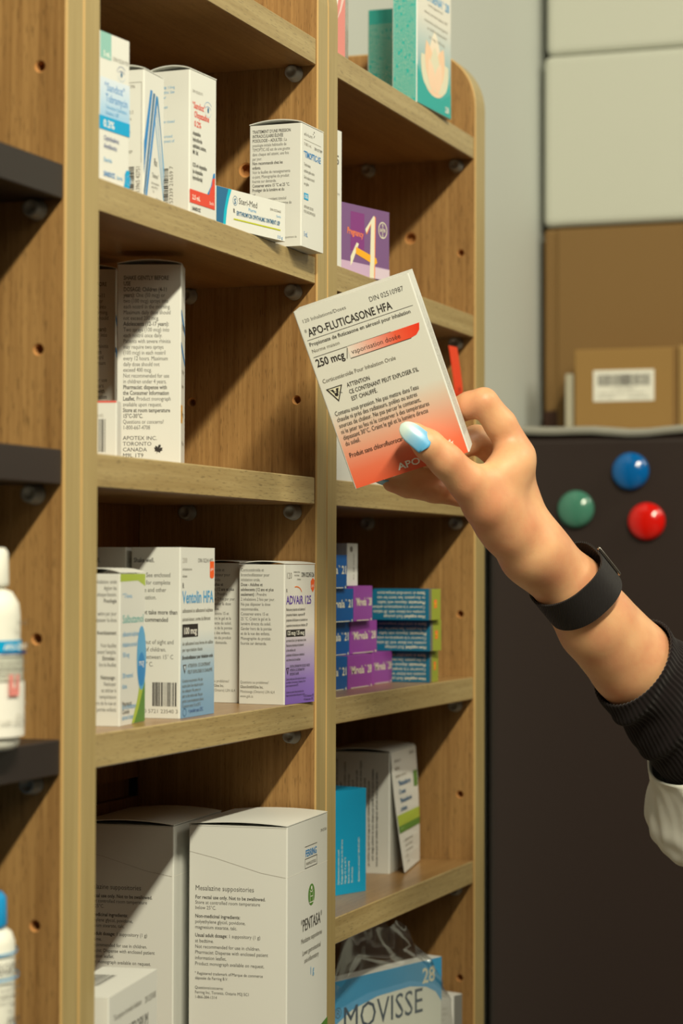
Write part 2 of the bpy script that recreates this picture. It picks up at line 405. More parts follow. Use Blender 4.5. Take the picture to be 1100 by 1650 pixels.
carton('eye_drop_carton', 'white carton with red lettering, eye symbol and red 2.5 mL band, upper shelf', .1192, .0036, A, -3.4, .0328, .0254, .0780, gs=.894,
  left=[('para', 4.5, 76.4, 3.0, 2.6, ['|Contents:| 1.5mg', 'olopatadine. See', 'the other', 'contact', 'on request', '2.5 mg', '', 'container closed', '', '', 'discard unused', 'for treatment of', '', '', 'eight of'], 'lb', {'xs': .78}),
        ('bar', 5.5, 5, 14, 27.5, 'h', 8, 'k'), ('t', 17.2, 3, 3.6, '8 57339 21659 7', 'g', {'rot': pi / 2, 'w': 26})],
  front=[('t', 3.5, 74, 2.6, 'DIN 02420171', 'g', {'w': 14}), *eye(25, 66.8, 1.35, 'b'),
         ('t', 3.5, 64.6, 5.6, '®Sandoz®', 'r', {'w': 17.5, 'bold': True}), ('t', 6, 59.2, 5.6, 'Olopatadine', 'r', {'w': 20.5, 'bold': True}), ('t', 6, 53.6, 5.0, '0.2%', 'r', {'w': 9.5, 'bold': True}),
         ('para', 4, 48.2, 3.9, 3.6, ['olopatadine', 'hydrochloride', 'ophthalmic solution,', 'Mfr. Std.', '', '0.2% w/v olopatadine', '(as olopatadine', 'hydrochloride)'], 'dg', {'xs': .62, 'bold': True}),
         ('p', [(24, 14.5), (30, 15), (34.6, 16), (34.6, 29), (32.5, 28.5), (29, 20)], 'b'), ('p', [(26.5, 14), (34.6, 14.6), (34.6, 26), (31, 25), (30.5, 21), (28, 18)], 'r'),
         ('r', .1, 6.2, 34.6, 14.4, 'r'), ('t', 3.5, 8.6, 4, '2.5 mL', 'w', {'w': 11, 'bold': True}), ('t', 27, 8.6, 3, 'Sterile', 'w', {'w': 6}), ('t', 3.5, 2, 3, 'SANDOZ', 'k', {'w': 11.5, 'bold': True})])
carton('eye_drop_carton', 'closely printed French white carton at the right end of the upper shelf', .2604, -.0080, A, -1.1, .0369, .0339, .0740,
  left=[('para', 2, 69.2, 2.72, 2.75, ["|TRAITEMENT D'UNE PRESSION|", '|INTRAOCULAIRE ÉLEVÉE|', '|POSOLOGIE – ADULTES :| La', 'posologie initiale habituelle de', 'TIMOPTIC-XE est de une goutte', 'dans chaque œil atteint, une fois', 'par jour.', '|Non recommandé chez les|', '|enfants.|', 'Voir le feuillet de renseignements', 'ci-joint. Monographie du produit', 'fournie sur demande.', '|Conserver entre 15 °C et 25 °C.|', '|Protéger de la lumière et du|', '|gel.|', 'Médicament : contient timolol', 'sous forme de maléate (gomme de', 'gellane).'], 'dg', {'xs': .66}),
        ('t', 22, 5, 2, 'fréquemment de', 'g', {'w': 9})],
  front=[('t', 4, 67.2, 3.2, 'elvium', 'g', {'w': 14}), ('c', 20.6, 71.6, .55, .6, 'k'), ('c', 19, 70.2, .4, .4, 'k'), ('line', 20, 68.2, 21.5, 69.8, .5, 'k'), ('line', 4, 64.8, 32, 64.8, .25, 'lg'),
         ('t', 4, 61.4, 2.4, 'TUBE 5 mL', 'lg', {'w': 12}), ('t', 21, 61, 2.5, 'DIN 02171899', 'dg', {'w': 13}),
         ('t', 3.5, 54.2, 5.4, '*TIMOPTIC-XE', 'b', {'w': 28, 'bold': True}), ('para', 4, 49, 3.85, 2.7, ['Timolol maleate', 'ophthalmic gellan solution', 'Gel de maléate de timolol', 'avec gellane'], 'g', {'xs': .6}),
         ('r', 4, 28.6, 11, 32.6, 'cy'), ('t', 5, 29.6, 3, '0.5%', 'w', {'w': 5, 'bold': True}), ('para', 4, 23.6, 2.9, 2.4, ['OPHTHALMIC USE ONLY', 'POUR USAGE OPHTALMIQUE'], 'g', {'xs': .58}), ('t', 4, 6.4, 4.2, '5 mL', 'b', {'w': 6})])
carton('ointment_carton', 'low white carton with turquoise end and yellow line lying at the shelf edge', .1684, .0085, A, -10.6, .0746, .010, .0226,
  front=[('p', [(.1, .1), (9.5, .1), (10.2, 5), (11.2, 11), (13.2, 17), (15.8, 22.5), (.1, 22.5)], 'tl'), ('p', [(.1, .1), (7, .1), (7.4, 5), (8.2, 10), (10, 16), (12.4, 22.5), (.1, 22.5)], 'dt'),
         ('ring', 19.5, 16.6, 2.4, 2.8, .3, 'dt'), ('t', 18.3, 14.8, 4.4, 'S', 'dt', {'bold': True, 'w': 2.4}), ('t', 23.2, 15.4, 5, 'Steri-Med', 'dg', {'w': 20}), ('t', 33.5, 12.6, 2.6, 'Pharma', 'lb', {'w': 8.5}),
         ('t', 57, 16.2, 2.1, 'DIN 02326663', 'g', {'w': 12}), ('t', 64, 13.2, 1.9, 'Sterile', 'lb', {'w': 5}), ('t', 17.5, 9.6, 3.4, 'R', 'k', {'bold': True, 'w': 2}),
         ('t', 21, 8.6, 3.5, 'ERYTHROMYCIN OPHTHALMIC OINTMENT USP', 'dt', {'w': 47, 'bold': True}), ('r', 18, 5.6, 68.5, 6.4, 'y'), ('t', 65, 1.0, 2.4, '3.5 g', 'b', {'w': 6})], lid='flat')

# ------------------------------------------------------------------ middle unit, second row
APO = ['|SHAKE GENTLY BEFORE|', '|USE|', '|DOSAGE: Children (4-11|', '|years):| One (50 mcg) or', 'two (100 mcg) sprays into', 'each nostril in the morning.', 'Maximum daily dose should', 'not exceed 200 mcg.', '|Adolescents (12-17 years):|', 'Two sprays (100 mcg) into', 'each nostril once daily.', 'Patients with severe rhinitis', 'may require two sprays', '(100 mcg) in each nostril', 'every 12 hours. Maximum', 'daily dose should not', 'exceed 400 mcg.', 'Not recommended for use', 'in children under 4 years.', '|Pharmacist: dispense with|', '|the Consumer Information|', '|Leaflet.| Product monograph', 'available upon request.', '|Store at room temperature|', '|15°C-30°C.|', 'Questions or concerns?', '1-800-667-4708']
leaf = [(0, -3.2), (.25, -1.3), (2.2, -1.6), (1.7, -.9), (3.2, .6), (2.4, .8), (2.7, 2.2), (1.5, 1.7), (1.2, 2.2), (.7, 1), (.9, 3.4), (.4, 3), (0, 4), (-.4, 3), (-.9, 3.4), (-.7, 1), (-1.2, 2.2), (-1.5, 1.7), (-2.7, 2.2), (-2.4, .8), (-3.2, .6), (-1.7, -.9), (-2.2, -1.6), (-.25, -1.3)]
def apo_left(): return [('para', 3.6, 103.4, 3.2, 3.3, APO, 'dg', {'xs': .71}), ('para', 3.6, 14.4, 3.2, 3.1, ['APOTEX INC.', 'TORONTO', 'CANADA', 'M9L 1T9'], 'k', {'xs': 1.02}),
                        ('p', [(23.2 + .86 * (a * .9 + b * .35), 9.0 + .9 * (b * .9 - a * .25)) for a, b in leaf], 'k')]
apo_front = [('p', [(.1, 84), (3, 82), (24, 74), (24, 78), (3, 86.5), (.1, 87)], 'b'), ('p', [(.1, 66), (3, 64), (24, 57), (24, 60), (3, 68.5), (.1, 69)], 'b'), ('r', .1, 24, 9, 34, 'yo'),
             ('t', 5, 76, 5, 'APO-MOMETASONE', 'k', {'w': 18}), ('t', 5, 52, 4, 'nasal spray', 'g', {'w': 14}), ('t', 4, 28, 4, '50 mcg', 'k', {'w': 12}), ('t', 4, 44, 3.4, 'aqueous', 'g', {'w': 12}), ('t', 4, 12, 3.4, '140 doses', 'g', {'w': 14})]
carton('nasal_spray_carton', 'tall white carton with dosage text and maple leaf, fully in view, second shelf', .1443, .0190, B, 19, .0260, .0358, .1119, left=apo_left(), front=apo_front)
carton('nasal_spray_carton', 'tall carton with the same dosage text, half hidden in shadow behind the left upright', .1590, .0660, B, 19, .0260, .0340, .1130, left=apo_left(), front=apo_front)
carton('small_carton', 'small white barcode carton with red top edge before the shaded tall carton', .0492, .0132, B, 14, .0120, .050, .0295,
  left=[('bar', 28, 3, 44, 20, 'v', 3, 'dg'), ('t', 30, 21, 2.4, '65 94212345', 'lg', {'w': 13}), ('r', .2, 28.5, 49.8, 29.4, 'r')], lid='flat', topmat=mat('red_board', (190, 60, 40), .5))

# ------------------------------------------------------------------ middle unit, third row
vent_grad = grad('ink_ventolin_fade', [(.0, (122, 162, 200)), (.025, (158, 188, 212)), (.048, (226, 228, 222)), (.093, (220, 221, 216))])
VT = ['|Shake well.|', '', '|Dose:| See enclosed', 'leaflet for complete', 'dosage and other', 'information.', '', '|Do not take more than|', '|the recommended|', '|dose.|', '', 'Keep out of sight and', 'reach of children.', 'Store between 15° C', 'and 30° C.']
def vent_left(off=0): return [('para', 1.6 + off, 84.8, 4.05, 3.5, VT, 'dg', {'xs': .78}), ('bar', 13, 6.5, 27, 19.5, 'v', 12, 'k'), ('t', 8, 2.8, 3.0, '0 5721 23540 3', 'g', {'w': 20})]
vent_front = [('t', 3, 84.5, 4, '200', 'lg', {'w': 7}), ('t', 26, 84.8, 3.3, 'DIN 02241497', 'dg', {'w': 23}), ('t', 3, 80.4, 2.2, 'inhalations', 'g', {'w': 14}), ('t', 3, 76.6, 2.2, 'doses', 'g', {'w': 7}),
              ('r', 44, 77, 50.5, 85.5, 'o'), ('c', 47.2, 77.2, 3.2, 1.3, 'o'), ('t', 45, 80.5, 2.4, 'gsk', 'w', {'w': 4.5}), ('t', 3, 70.8, 4, 'R', 'dg', {'bold': True, 'w': 2.4}),
              ('t', 3, 62.6, 9.4, 'Ventolin HFA', 'lb', {'w': 47, 'bold': True}), ('t', 3, 57.4, 3.1, 'salbutamol as salbutamol sulphate', 'g', {'w': 46}), ('t', 3, 52.8, 3.1, 'aérosol-doseur, norme du fabricant', 'g', {'w': 42}),
              ('r', 3, 44, 26, 51, 'k'), ('t', 4.5, 45.6, 5.2, '100 mcg', 'w', {'w': 20, 'bold': True}), ('t', 3, 39.6, 2.8, 'de salbutamol sous forme de sulfate', 'g', {'w': 46}), ('t', 3, 36.2, 2.8, 'par vaporisation dosée', 'g', {'w': 30}),
              ('t', 3, 32, 2.8, 'Bronchodilatateur pour inhalation orale', 'dg', {'w': 46, 'bold': True}), ('p', [(4, 29), (9, 29), (6.5, 24)], 'dg'), ('p', [(5.2, 28.3), (7.8, 28.3), (6.5, 25.4)], 'pale'),
              ('t', 11, 27.4, 2.7, 'ATTENTION : CE CONTENANT', 'g', {'w': 34}), ('t', 11, 24, 2.7, 'PEUT EXPLOSER SI CHAUFFÉ', 'g', {'w': 37}),
              ('para', 3, 19.5, 2.75, 2.5, ['Contenu sous pression. Ne pas', 'mettre dans l\'eau chaude ni près', 'des radiateurs. Ne percer ni', 'jeter au feu même vide. Ne pas', 'garder à une température élevée', 'Conserver entre 15 et 25°C'], 'g', {'xs': .95}),
              ('ring', 6.5, 2.6 + .6, 2.6, 2.2, .3, 'dt'), ('t', 12, 2.6, 3, '= produit sans CFC', 'navy', {'w': 22})]
carton('inhaler_carton', 'white carton fading to pale blue with black dose box and orange mark', .1223, .0093, C, 1.7, .0522, .029, .0930, left=vent_left(), front=vent_front, frontmat=vent_grad, lid='flat')
carton('inhaler_carton', 'white carton in shade behind the green-marked carton, only its upper part showing', .1197, .0404, C, 8, .0524, .0326, .0930, left=vent_left(4), front=vent_front, frontmat=vent_grad, lid='flat')
carton('inhaler_carton', 'white carton with green top edge, green curve and blue oval, leftmost, third shelf', .0549, .0135, C, 7, .0428, .0244, .0786,
  left=[('para', 22.6, 73.5, 3.3, 3.1, ['Inhalation: orale', 'Agiter les', 'avant chaque besoin.', '|Posologie|', '', 'selon par jour', 'ne pas dépasser la dose', '', '|Avertissement|', '', 'Voir feuillet', "avant l'emploi.", '|Entretien :|', 'lire le feuillet', '', '|Nettoyage :|', '   Nettoyer', 'et sécher à', 'température', 'hors de la vue et', 'portée enfants'], 'dg', {'xs': .58, 'align': 'r'})],
  front=[('p', [(.2, 78.5), (42.6, 78.5), (42.6, 72), (30, 75), (.2, 74.5)], 'lime'), ('t', 4, 66, 3.4, '®Teva', 'lb', {'w': 16}), ('t', 4, 53, 6, 'Salbutamol', 'teal', {'w': 36}), ('para', 4, 46, 5.4, 3.8, ['salbutamol sulphate', 'inhalation aerosol', '100 mcg', '', '200 metered', 'doses', '', 'Bronchodilatateur', 'aérosol doseur', '', '', '', ''], 'lb', {'xs': .9}),
         ('p', [(20, 0.2), (30, 13), (36, 26), (42.6, 48), (42.6, .2)], 'lime'), ('p', [(24, .2), (32, 8), (42.6, 22), (42.6, .2)], 'gr'), ('c', 36.5, 34, 8, 17, 'lb'), ('c', 36.5, 28, 6.2, 9, 'b'), ('t', 32, 30, 5, 'mcg', 'w', {'w': 9}),
         ('t', 4, 10, 3.4, 'Pharmacist', 'dg', {'w': 16}), ('t', 4, 6, 3.2, 'Canada', 'dg', {'w': 12})])
ADV = ['Corticostéroïde et', 'bronchodilatateur pour', 'inhalation orale.', '|Dose - Adultes et|', '|adolescents (12 ans et plus|', '|seulement) :| Prendre', '2 inhalations 2 fois par jour.', 'Ne pas dépasser la dose', 'recommandée.', 'Conserver entre 15 et', '25 °C. Craint le gel et la', 'lumière directe du soleil.', 'Garder hors de la portée', 'et de la vue des enfants.', 'Monographie du produit', 'fournie sur demande.']
def adv_left(): return [('para', 1.4, 79.8, 2.95, 2.75, ADV, 'dg', {'xs': .74}), ('para', 1.2, 12.2, 2.8, 2.5, ['Questions ou problèmes?', '|GlaxoSmithKline Inc.|', 'Mississauga (Ontario) L5N 6L4', 'www.gsk.ca'], 'g', {'xs': .74})]
adv_grad = grad('ink_purple_fade', [(.0, (132, 100, 196)), (.014, (146, 118, 202)), (.034, (196, 184, 214)), (.046, (230, 226, 222)), (.084, (220, 221, 216))])
adv_front = [('t', 2, 75.5, 5.4, '120', 'g', {'w': 8}), ('t', 12, 79, 1.8, 'inhalations doses', 'g', {'w': 9}), ('t', 13, 77, 1.8, 'métrées', 'g', {'w': 7}), ('t', 17, 74.6, 1.8, 'doses', 'g', {'w': 5}), ('t', 23, 76.6, 4, 'DIN 02245126', 'dg', {'w': 18, 'bold': True}),
             ('p', [(36, 74), (39, 76), (41.4, 74.6), (41, 69), (39, 67), (36.4, 69.5)], 'o'), ('t', 37, 70.5, 2.4, 'gsk', 'w', {'w': 3.4}), ('t', 2, 67.4, 3, 'R', 'dg', {'w': 1.6, 'bold': True}), ('ring', 16, 66, 8, 5, .7, 'or2', .1 * pi, .6 * pi),
             ('t', 2, 60.2, 7.2, 'ADVAiR 125', 'pu', {'w': 35, 'bold': True}), ('para', 2, 56.2, 3.2, 2.6, ['fluticasone propionate and salmeterol', 'pressurised inhalation, suspension BP', 'propionate de fluticasone et salmétérol en', 'suspension pressurisée pour inhalation, BP'], 'dg', {'xs': .66}),
             ('r', 2, 40.6, 28, 44.8, 'k'), ('t', 3, 41.6, 3.6, '125 mcg / 25 mcg', 'w', {'w': 24, 'bold': True}), ('para', 2, 37.6, 2.9, 2.4, ['per metered dose / par vaporisation dosée', 'fluticasone propionate and salmeterol', 'as the xinafoate salt', 'propionate de fluticasone et salmétérol', 'sous forme de sel de xinafoate'], 'dg', {'xs': .66}),
             ('p', [(2, 22), (6, 22), (4, 17.6)], 'k'), ('p', [(3, 21.4), (5, 21.4), (4, 19)], 'lil'), ('para', 7, 22, 2.3, 2.2, ['CAUTION: CONTAINER MAY EXPLODE IF HEATED', 'ATTENTION : CE CONTENANT PEUT', 'EXPLOSER SI CHAUFFÉ'], 'k', {'xs': .56}),
             ('para', 1.8, 14.6, 1.95, 1.8, ['Contents under pressure. Do not place in hot water or', 'near radiators. Do not puncture or incinerate. Do not', 'store at temperatures above 25°C.', '', 'Contenu sous pression. Ne pas mettre dans l\'eau', 'chaude ni près des radiateurs. Ne pas percer ni jeter'], 'k', {'xs': .68}), ('t', 26, 3.4, 2, '= CFC-free/sans CFC', 'k', {'w': 15}), ('t', 26, 1.4, 2, '= Produit sans CFC', 'k', {'w': 14})]
carton('inhaler_carton', 'white carton with a front fading to purple, nearest the middle upright on the third shelf', .2637, .0031, C, -5, .0425, .0309, .0840, left=adv_left(), front=adv_front, frontmat=adv_grad, bow=.0014)
carton('inhaler_carton', 'white French-text carton squeezed between the pale blue carton and the purple-fronted one', .2731, .0362, C, -2, .033, .027, .0848, left=adv_left(), frontmat=adv_grad, bow=.0010)

# ------------------------------------------------------------------ middle unit, bottom row
PEN = ['Mesalazine suppositories', '|For rectal use only. Not to be swallowed.|', 'Store at controlled room temperature', 'below 25°C.', '', '|Non-medicinal ingredients:|', 'polyethylene glycol, povidone,', 'magnesium stearate, talc.', '', '|Usual adult dosage:| 1 suppository (1 g)', 'at bedtime.', 'Not recommended for use in children.', 'Pharmacist: Dispense with enclosed patient', 'information leaflet.', 'Product monograph available on request.']
PEN2 = ['® Registered trademark of/Marque de commerce', 'déposée de Ferring B.V.', '', 'Questions/concerns:', 'Ferring Inc. Toronto, Ontario M2J 5C1', '1-866-384-1314']
green_foot = 'gr'
def pent_left(h, wy, p0=15.5):
    k = wy / 60.; top = h - 38.
    def ln(a, b): return ('line', a[0], a[1], b[0], b[1], .18, 'lg')
    return [('t', 4 * k, top, 4.2, PEN[0], 'dg', {'w': 36 * k}), ('para', 4 * k, top - 4.9, 3.05, 2.95, PEN[1:4], 'dg', {'xs': .86 * k}), ('para', 4 * k, top - 15.9, 3.2, 2.95, PEN[5:8], 'dg', {'xs': .86 * k}),
            ('para', 4 * k, top - 27, 3.3, 2.95, PEN[9:], 'dg', {'xs': .86 * k}), ('para', 4 * k, top - 49, 2.75, 2.5, PEN2, 'dg', {'xs': .84 * k}),
            ln((.3, h - p0), (16 * k, h - p0 - 3.4)), ln((16 * k, h - p0 - 3.4), (44 * k, h - p0 - 11.2)), ln((44 * k, h - p0 - 11.2), (59 * k, h - p0 - 13.6)), ('line', .4, h - .5, wy - .4, h - .5, .15, 'lg')]
def pent_front(h, wx):
    k = wx / 85.5
    return [('line', .3, h - 29, 85 * k, h - 29, .3, 'w'), ('t', 70 * k, h - 10, 2.6, 'DIN 02153564', 'g', {'w': 13 * k}),
            ('r', 36 * k, h - 15.6, 62 * k, h - 15.2, 'dg'), ('r', 36 * k, h - 28, 36.4 * k, h - 22.6, 'dg'), ('r', 61.6 * k, h - 28, 62 * k, h - 22.6, 'dg'), ('r', 36 * k, h - 28.3, 62 * k, h - 27.9, 'dg'), ('r', 36 * k, h - 22.8, 62 * k, h - 22.4, 'dg'),
            ('t', 37 * k, h - 21.4, 5.8, 'FERRING', 'b', {'w': 24 * k, 'bold': True}), ('t', 38.5 * k, h - 26.5, 2.5, 'PHARMACEUTICALS', 'g', {'w': 21 * k}),
            ('c', 50 * k, h - 45, 6.8 * k, 6.4, 'gr'), ('ring', 50 * k, h - 42, 3.2 * k, 1.6, .5, 'w', pi, 2 * pi), ('line', 47 * k, h - 43.5, 47 * k, h - 49.5, .5, 'w'), ('line', 53 * k, h - 43.5, 53 * k, h - 49.5, .5, 'w'), ('line', 45.5 * k, h - 49.5, 54.5 * k, h - 49.5, .5, 'w'), ('line', 48 * k, h - 46, 52 * k, h - 46, .5, 'w'), ('c', 50 * k, h - 41, 1.4 * k, 1.2, 'w'),
            ('t', 28 * k, h - 64.6, 10.2, '®PENTASA®', 'dg', {'w': 45 * k}), ('t', 28 * k, h - 71.4, 4.2, 'Mesalazine suppositories', 'g', {'w': 45 * k}), ('t', 31 * k, h - 78.6, 4.2, 'Lower gastrointestinal', 'g', {'w': 39 * k}), ('t', 35 * k, h - 83.6, 4.2, 'anti-inflammatory', 'g', {'w': 31 * k}),
            ('t', 47 * k, h - 92.4, 6.8, '1 g', 'lb', {'w': 9 * k}), ('p', [(.2, .2), (wx - .2, .2), (wx - .2, h - 124), (.2, h - 137)], 'gr')]
carton('suppository_carton', 'large white carton in full view on the bottom shelf, green round mark', .2204, -.0158, F, 4.3, .0855, .0600, .2097, left=pent_left(209.7, 60), front=pent_front(209.7, 85.5), bow=.0016, lid='arch')
carton('suppository_carton', 'large white carton half in shade behind the left upright on the bottom shelf', .2085, .0505, F, 3.7, .0855, .0600, .2090, left=pent_left(209, 60, 15.5), front=pent_front(209, 85.5), bow=.0022, lid='arch')
carton('capsule_carton', 'white carton with barcoded lid, bottom left, before the shaded large carton', .0060, -.0045, F, 8, .0850, .030, .1481,
  front=[('t', 62, 134, 5, 'DIN 02507688', 'g', {'w': 20}), ('t', 8, 135, 4.4, 'Tiotropium bromide inhalation', 'g', {'w': 48}), ('t', 8, 122, 10, '®APO-TIOTROPIUM', 'k', {'w': 60}), ('line', 8, 120, 78, 120, .4, 'g'),
         ('t', 14, 113, 4.4, 'Inhalation Powder Capsule', 'dg', {'w': 50}), ('t', 14, 107, 4.4, 'Bronchodilator', 'g', {'w': 36})],
  top=[('bar', 30, 15, 62, 27, 'h', 3, 'dg')], lid='flat')

# ------------------------------------------------------------------ right unit
teal_m = mat('teal_print', (44, 176, 172), .45)
alys = grad('ink_teal_fade', [(.0, (40, 165, 165)), (.022, (60, 178, 176)), (.032, (150, 190, 192)), (.050, (196, 208, 206)), (.066, (226, 224, 214)), (.12, (228, 226, 216))])
def teal_left(h, wy, seed):
    rs = random.Random(seed); out = [('r', wy * .36, h - 9.5, wy * .64, h - .2, 'teal')]; x = 1.5
    while x < wy - 1.6:
        y = 3
        while y < h - 12:
            L_ = rs.uniform(9, 40); L_ = min(L_, h - 11 - y); out.append(('t', x + .9, y, 1.45, ' '.join(rs.choice(['for oral use', 'tablets', 'levonorgestrel', 'each day', 'pharmacist', 'take one']) for _ in range(4)), 'cream', {'rot': pi / 2, 'w': L_})); y += L_ + rs.uniform(.5, 3)
        x += 1.62
    return out
def petal(u, v, l, wd, a):
    pts = []
    for j in range(9):
        t = j / 8; pts.append((-wd * sin(pi * t) ** .8 / 2, l * t))
    for j in range(7, 0, -1):
        t = j / 8; pts.append((wd * sin(pi * t) ** .8 / 2, l * t))
    return [(u + x * cos(a) - y * sin(a), v + x * sin(a) + y * cos(a)) for x, y in pts]
lotus_m = grad('ink_lotus', [(.012, (246, 210, 180)), (.03, (246, 214, 186)), (.055, (240, 234, 216))])
al_front = [('p', [(.2, .2), (69.8, .2), (69.8, 18), (50, 10), (30, 11), (10, 18), (.2, 27)], 'teal'),
            ('c', 36, 25, 25, 15, lotus_m), ('p', petal(36, 14, 44, 24, 0), lotus_m), ('p', petal(31, 14, 32, 20, .80), 'cream'), ('p', petal(41, 14, 32, 20, -.80), 'cream'), ('p', petal(33, 15, 36, 18, .42), (mat('ink_peach', (244, 206, 172), .45))), ('p', petal(39, 15, 36, 18, -.42), (mat('ink_peach', (244, 206, 172), .45))),
            ('p', petal(36, 13, 33, 20, 0), 'cream'), ('p', petal(34, 12, 26, 14, .4), lotus_m), ('p', petal(38, 12, 26, 14, -.4), lotus_m),
            ('t', 10, 77, 8.5, '®ALYSENA® 28', 'lb', {'w': 56, 'bold': True}), ('t', 22, 73, 3, 'levonorgestrel and', 'lg', {'w': 30}), ('t', 14, 67, 3, 'ethinyl estradiol tablets USP', 'lg', {'w': 48}), ('t', 14, 61, 3, 'comprimés de lévonorgestrel', 'lg', {'w': 48}), ('t', 20, 56, 3, "et d'éthinylestradiol", 'lg', {'w': 40}), ('t', 24, 50, 3, '0.1 mg / 0.02 mg', 'lg', {'w': 32}),
            ('t', 34, 95, 4, 'Apotex', 'lb', {'w': 28}), ('t', 57, 3, 6, '28', 'w', {'w': 8, 'bold': True})]
carton('pill_carton', 'tall teal-sided carton with a lotus picture on its front on top of the right unit', .5154, .0015, LV['RA'], -3, .0701, .0188, .124, left=teal_left(124, 18.8, 1), front=al_front, frontmat=alys, leftmat=teal_m, lid='flat')
carton('pill_carton', 'shorter teal carton standing behind the lotus-fronted one on top of the right unit', .5850, .0393, LV['RA'], 0, .060, .0232, .0855, left=teal_left(85.5, 23.2, 2), front=al_front[:8], leftmat=teal_m, lid='flat')
pk = carton('sweetener_carton', 'white carton with pink and red swirls just behind the middle upright on the top board', .350, .010, LV['RA'], 0, .038, .03, .12,
  front=[('r', .2, .2, 37.8, 119.8, (mat('ink_pale_pink', (236, 206, 200), .5))), ('ring', 4, 62, 30, 44, 9, 'pk', -.5 * pi, .5 * pi), ('ring', 3, 55, 24, 34, 7, 'w', -.5 * pi, .5 * pi), ('p', [(18, 0.2), (37.8, .2), (37.8, 46), (30, 34), (22, 26)], 'pk'), ('p', [(20, 52), (37, 90), (37.8, 108), (26, 80)], 'w'), ('p', [(24, 95), (37.8, 90), (37.8, 119), (26, 119)], 'r')], lid='flat')
mb = MB(); mb.box((.0385, .002, 0), (.0500, .028, .105), mat('clear_wrap', (215, 222, 218), .12, .5, Transmission_Weight=.75, Alpha=.6)); mb.build('shrink_wrap', pk)

purp = mat('purple_board', (120, 86, 134), .45)
carton('vitamin_carton', 'purple carton with large white 1 and round mark in the right unit', .3745, .0157, A, -15.5, .0700, .025, .0467,
  front=[('r', 24, 16, 40, 42, 'mg'), ('p', [(8, 9), (8, 1), (69.8, .2), (69.8, 8)], (mat('ink_lilac', (196, 168, 200), .45))), ('r', 52, .3, 69.8, 7.6, (mat('ink_lilac2', (214, 196, 212), .45))),
         ('t', 20, 27, 6, 'Pregnancy', 'or2', {'w': 19, 'rot': -.06, 'bold': True}),
         ('p', [(50.5, 41), (52, 42), (53.2, 41), (52.4, .3), (46.6, .3), (48, 36), (42.6, 28.4), (41.2, 31)], 'or2'), ('p', [(49.6, 41), (51, 42.2), (52.2, 41), (51.4, .3), (46.2, .3), (47.6, 36.6), (42.2, 29.4), (41, 32)], 'cream'),
         ('p', [(24, 12), (31, 22), (33.5, 21.4), (26, 8), (24, 6)], 'cream'), ('p', [(30, 14.5), (52, 9.2), (55, 11), (54, 14), (51, 14.6), (30, 19)], 'yo'), ('p', [(47.4, 20), (51.9, 20), (51.6, 8), (46.8, 8)], 'cream'),
         ('ring', 61.5, 33.6, 5.2, 5.6, .7, 'cream'), ('t', 58.1, 32.5, 3.0, 'BAYER', 'cream', {'w': 6.8, 'bold': True}), ('t', 60.7, 36.1, 2.6, 'B', 'cream', {'w': 1.6, 'bold': True}), ('t', 60.7, 34.3 - 5.4, 2.6, 'E', 'cream', {'w': 1.6, 'bold': True}), ('t', 60.7, 34.3, 2.4, 'A', 'cream', {'w': 1.6}), ('t', 60.7, 31, 2.0, 'R', 'cream', {'w': 1.4})], base=purp, lid='flat')
carton('tall_carton', 'narrow white strip of a tall carton beside the middle upright, left of the purple one', .3490, .0035, A, -5, .0125, .028, .0872,
  front=[('t', 3.2, 65, 8.5, '5', 'dg', {'w': 5, 'bold': True}), ('r', .1, 68.5, 3, 72.5, 'r'), ('t', 1, 50, 2.6, 'mg', 'lg', {'w': 4}), ('t', 1, 45.6, 2.6, '30 comp', 'lg', {'w': 8}), ('t', 1, 30, 2, 'Rx', 'lg', {'w': 2.5}), ('para', 1, 13.6, 3, 2.2, ['apo', 'tab', 'film', 'oral'], 'lg', {'xs': .9})], lid='flat')
carton('plain_carton', 'white carton corner showing below left of the held carton, third board', .3554, .0038, B, 0, .0346, .030, .053, front=[('t', 6, 44, 4, 'Rx', 'g')], lid='flat')
rf = carton('flap_carton', 'white and blue carton with an open red flap showing behind the raised fingers', .5443, .0250, B, -6, .1000, .030, .0794,
  front=[('r', .3, 6, 88, 17, 'b'), ('r', 88, 6, 99.6, 17, 'w')], lid='flat')
mb = MB(); N = 14; vs = []
for i in range(N + 1):
    s = i / N; ang = 1.35 - .55 * s; zz = .050 + .060 * s; xx = .0960 - .0165 * s ** 1.6
    for dx in (-.0078, .0078):
        for dy in (0, .0006): vs.append((xx + dx, -.0010 - .0085 * min(1, s * 2.2) + dy, zz))
fs = []
for i in range(N):
    a = 4 * i; b4 = a + 4
    fs += [(a, a + 2, b4 + 2, b4), (a + 1, b4 + 1, b4 + 3, a + 3), (a, b4, b4 + 1, a + 1), (a + 2, a + 3, b4 + 3, b4 + 2)]
fs += [(0, 1, 3, 2), (4 * N, 4 * N + 2, 4 * N + 3, 4 * N + 1)]
mb.add(vs, fs, mat('red_flap', (232, 66, 30), .45)); 
put(face_writer(mb, (.0880, -.0096, .05), (1, 0, 0), (0, 0, 1), (0, -1, 0)), [('t', 3, 27, 6.5, '6', 'k')])
fl = mb.build('open_flap', rf, smooth=False); fl['label'] = 'red curved flap'

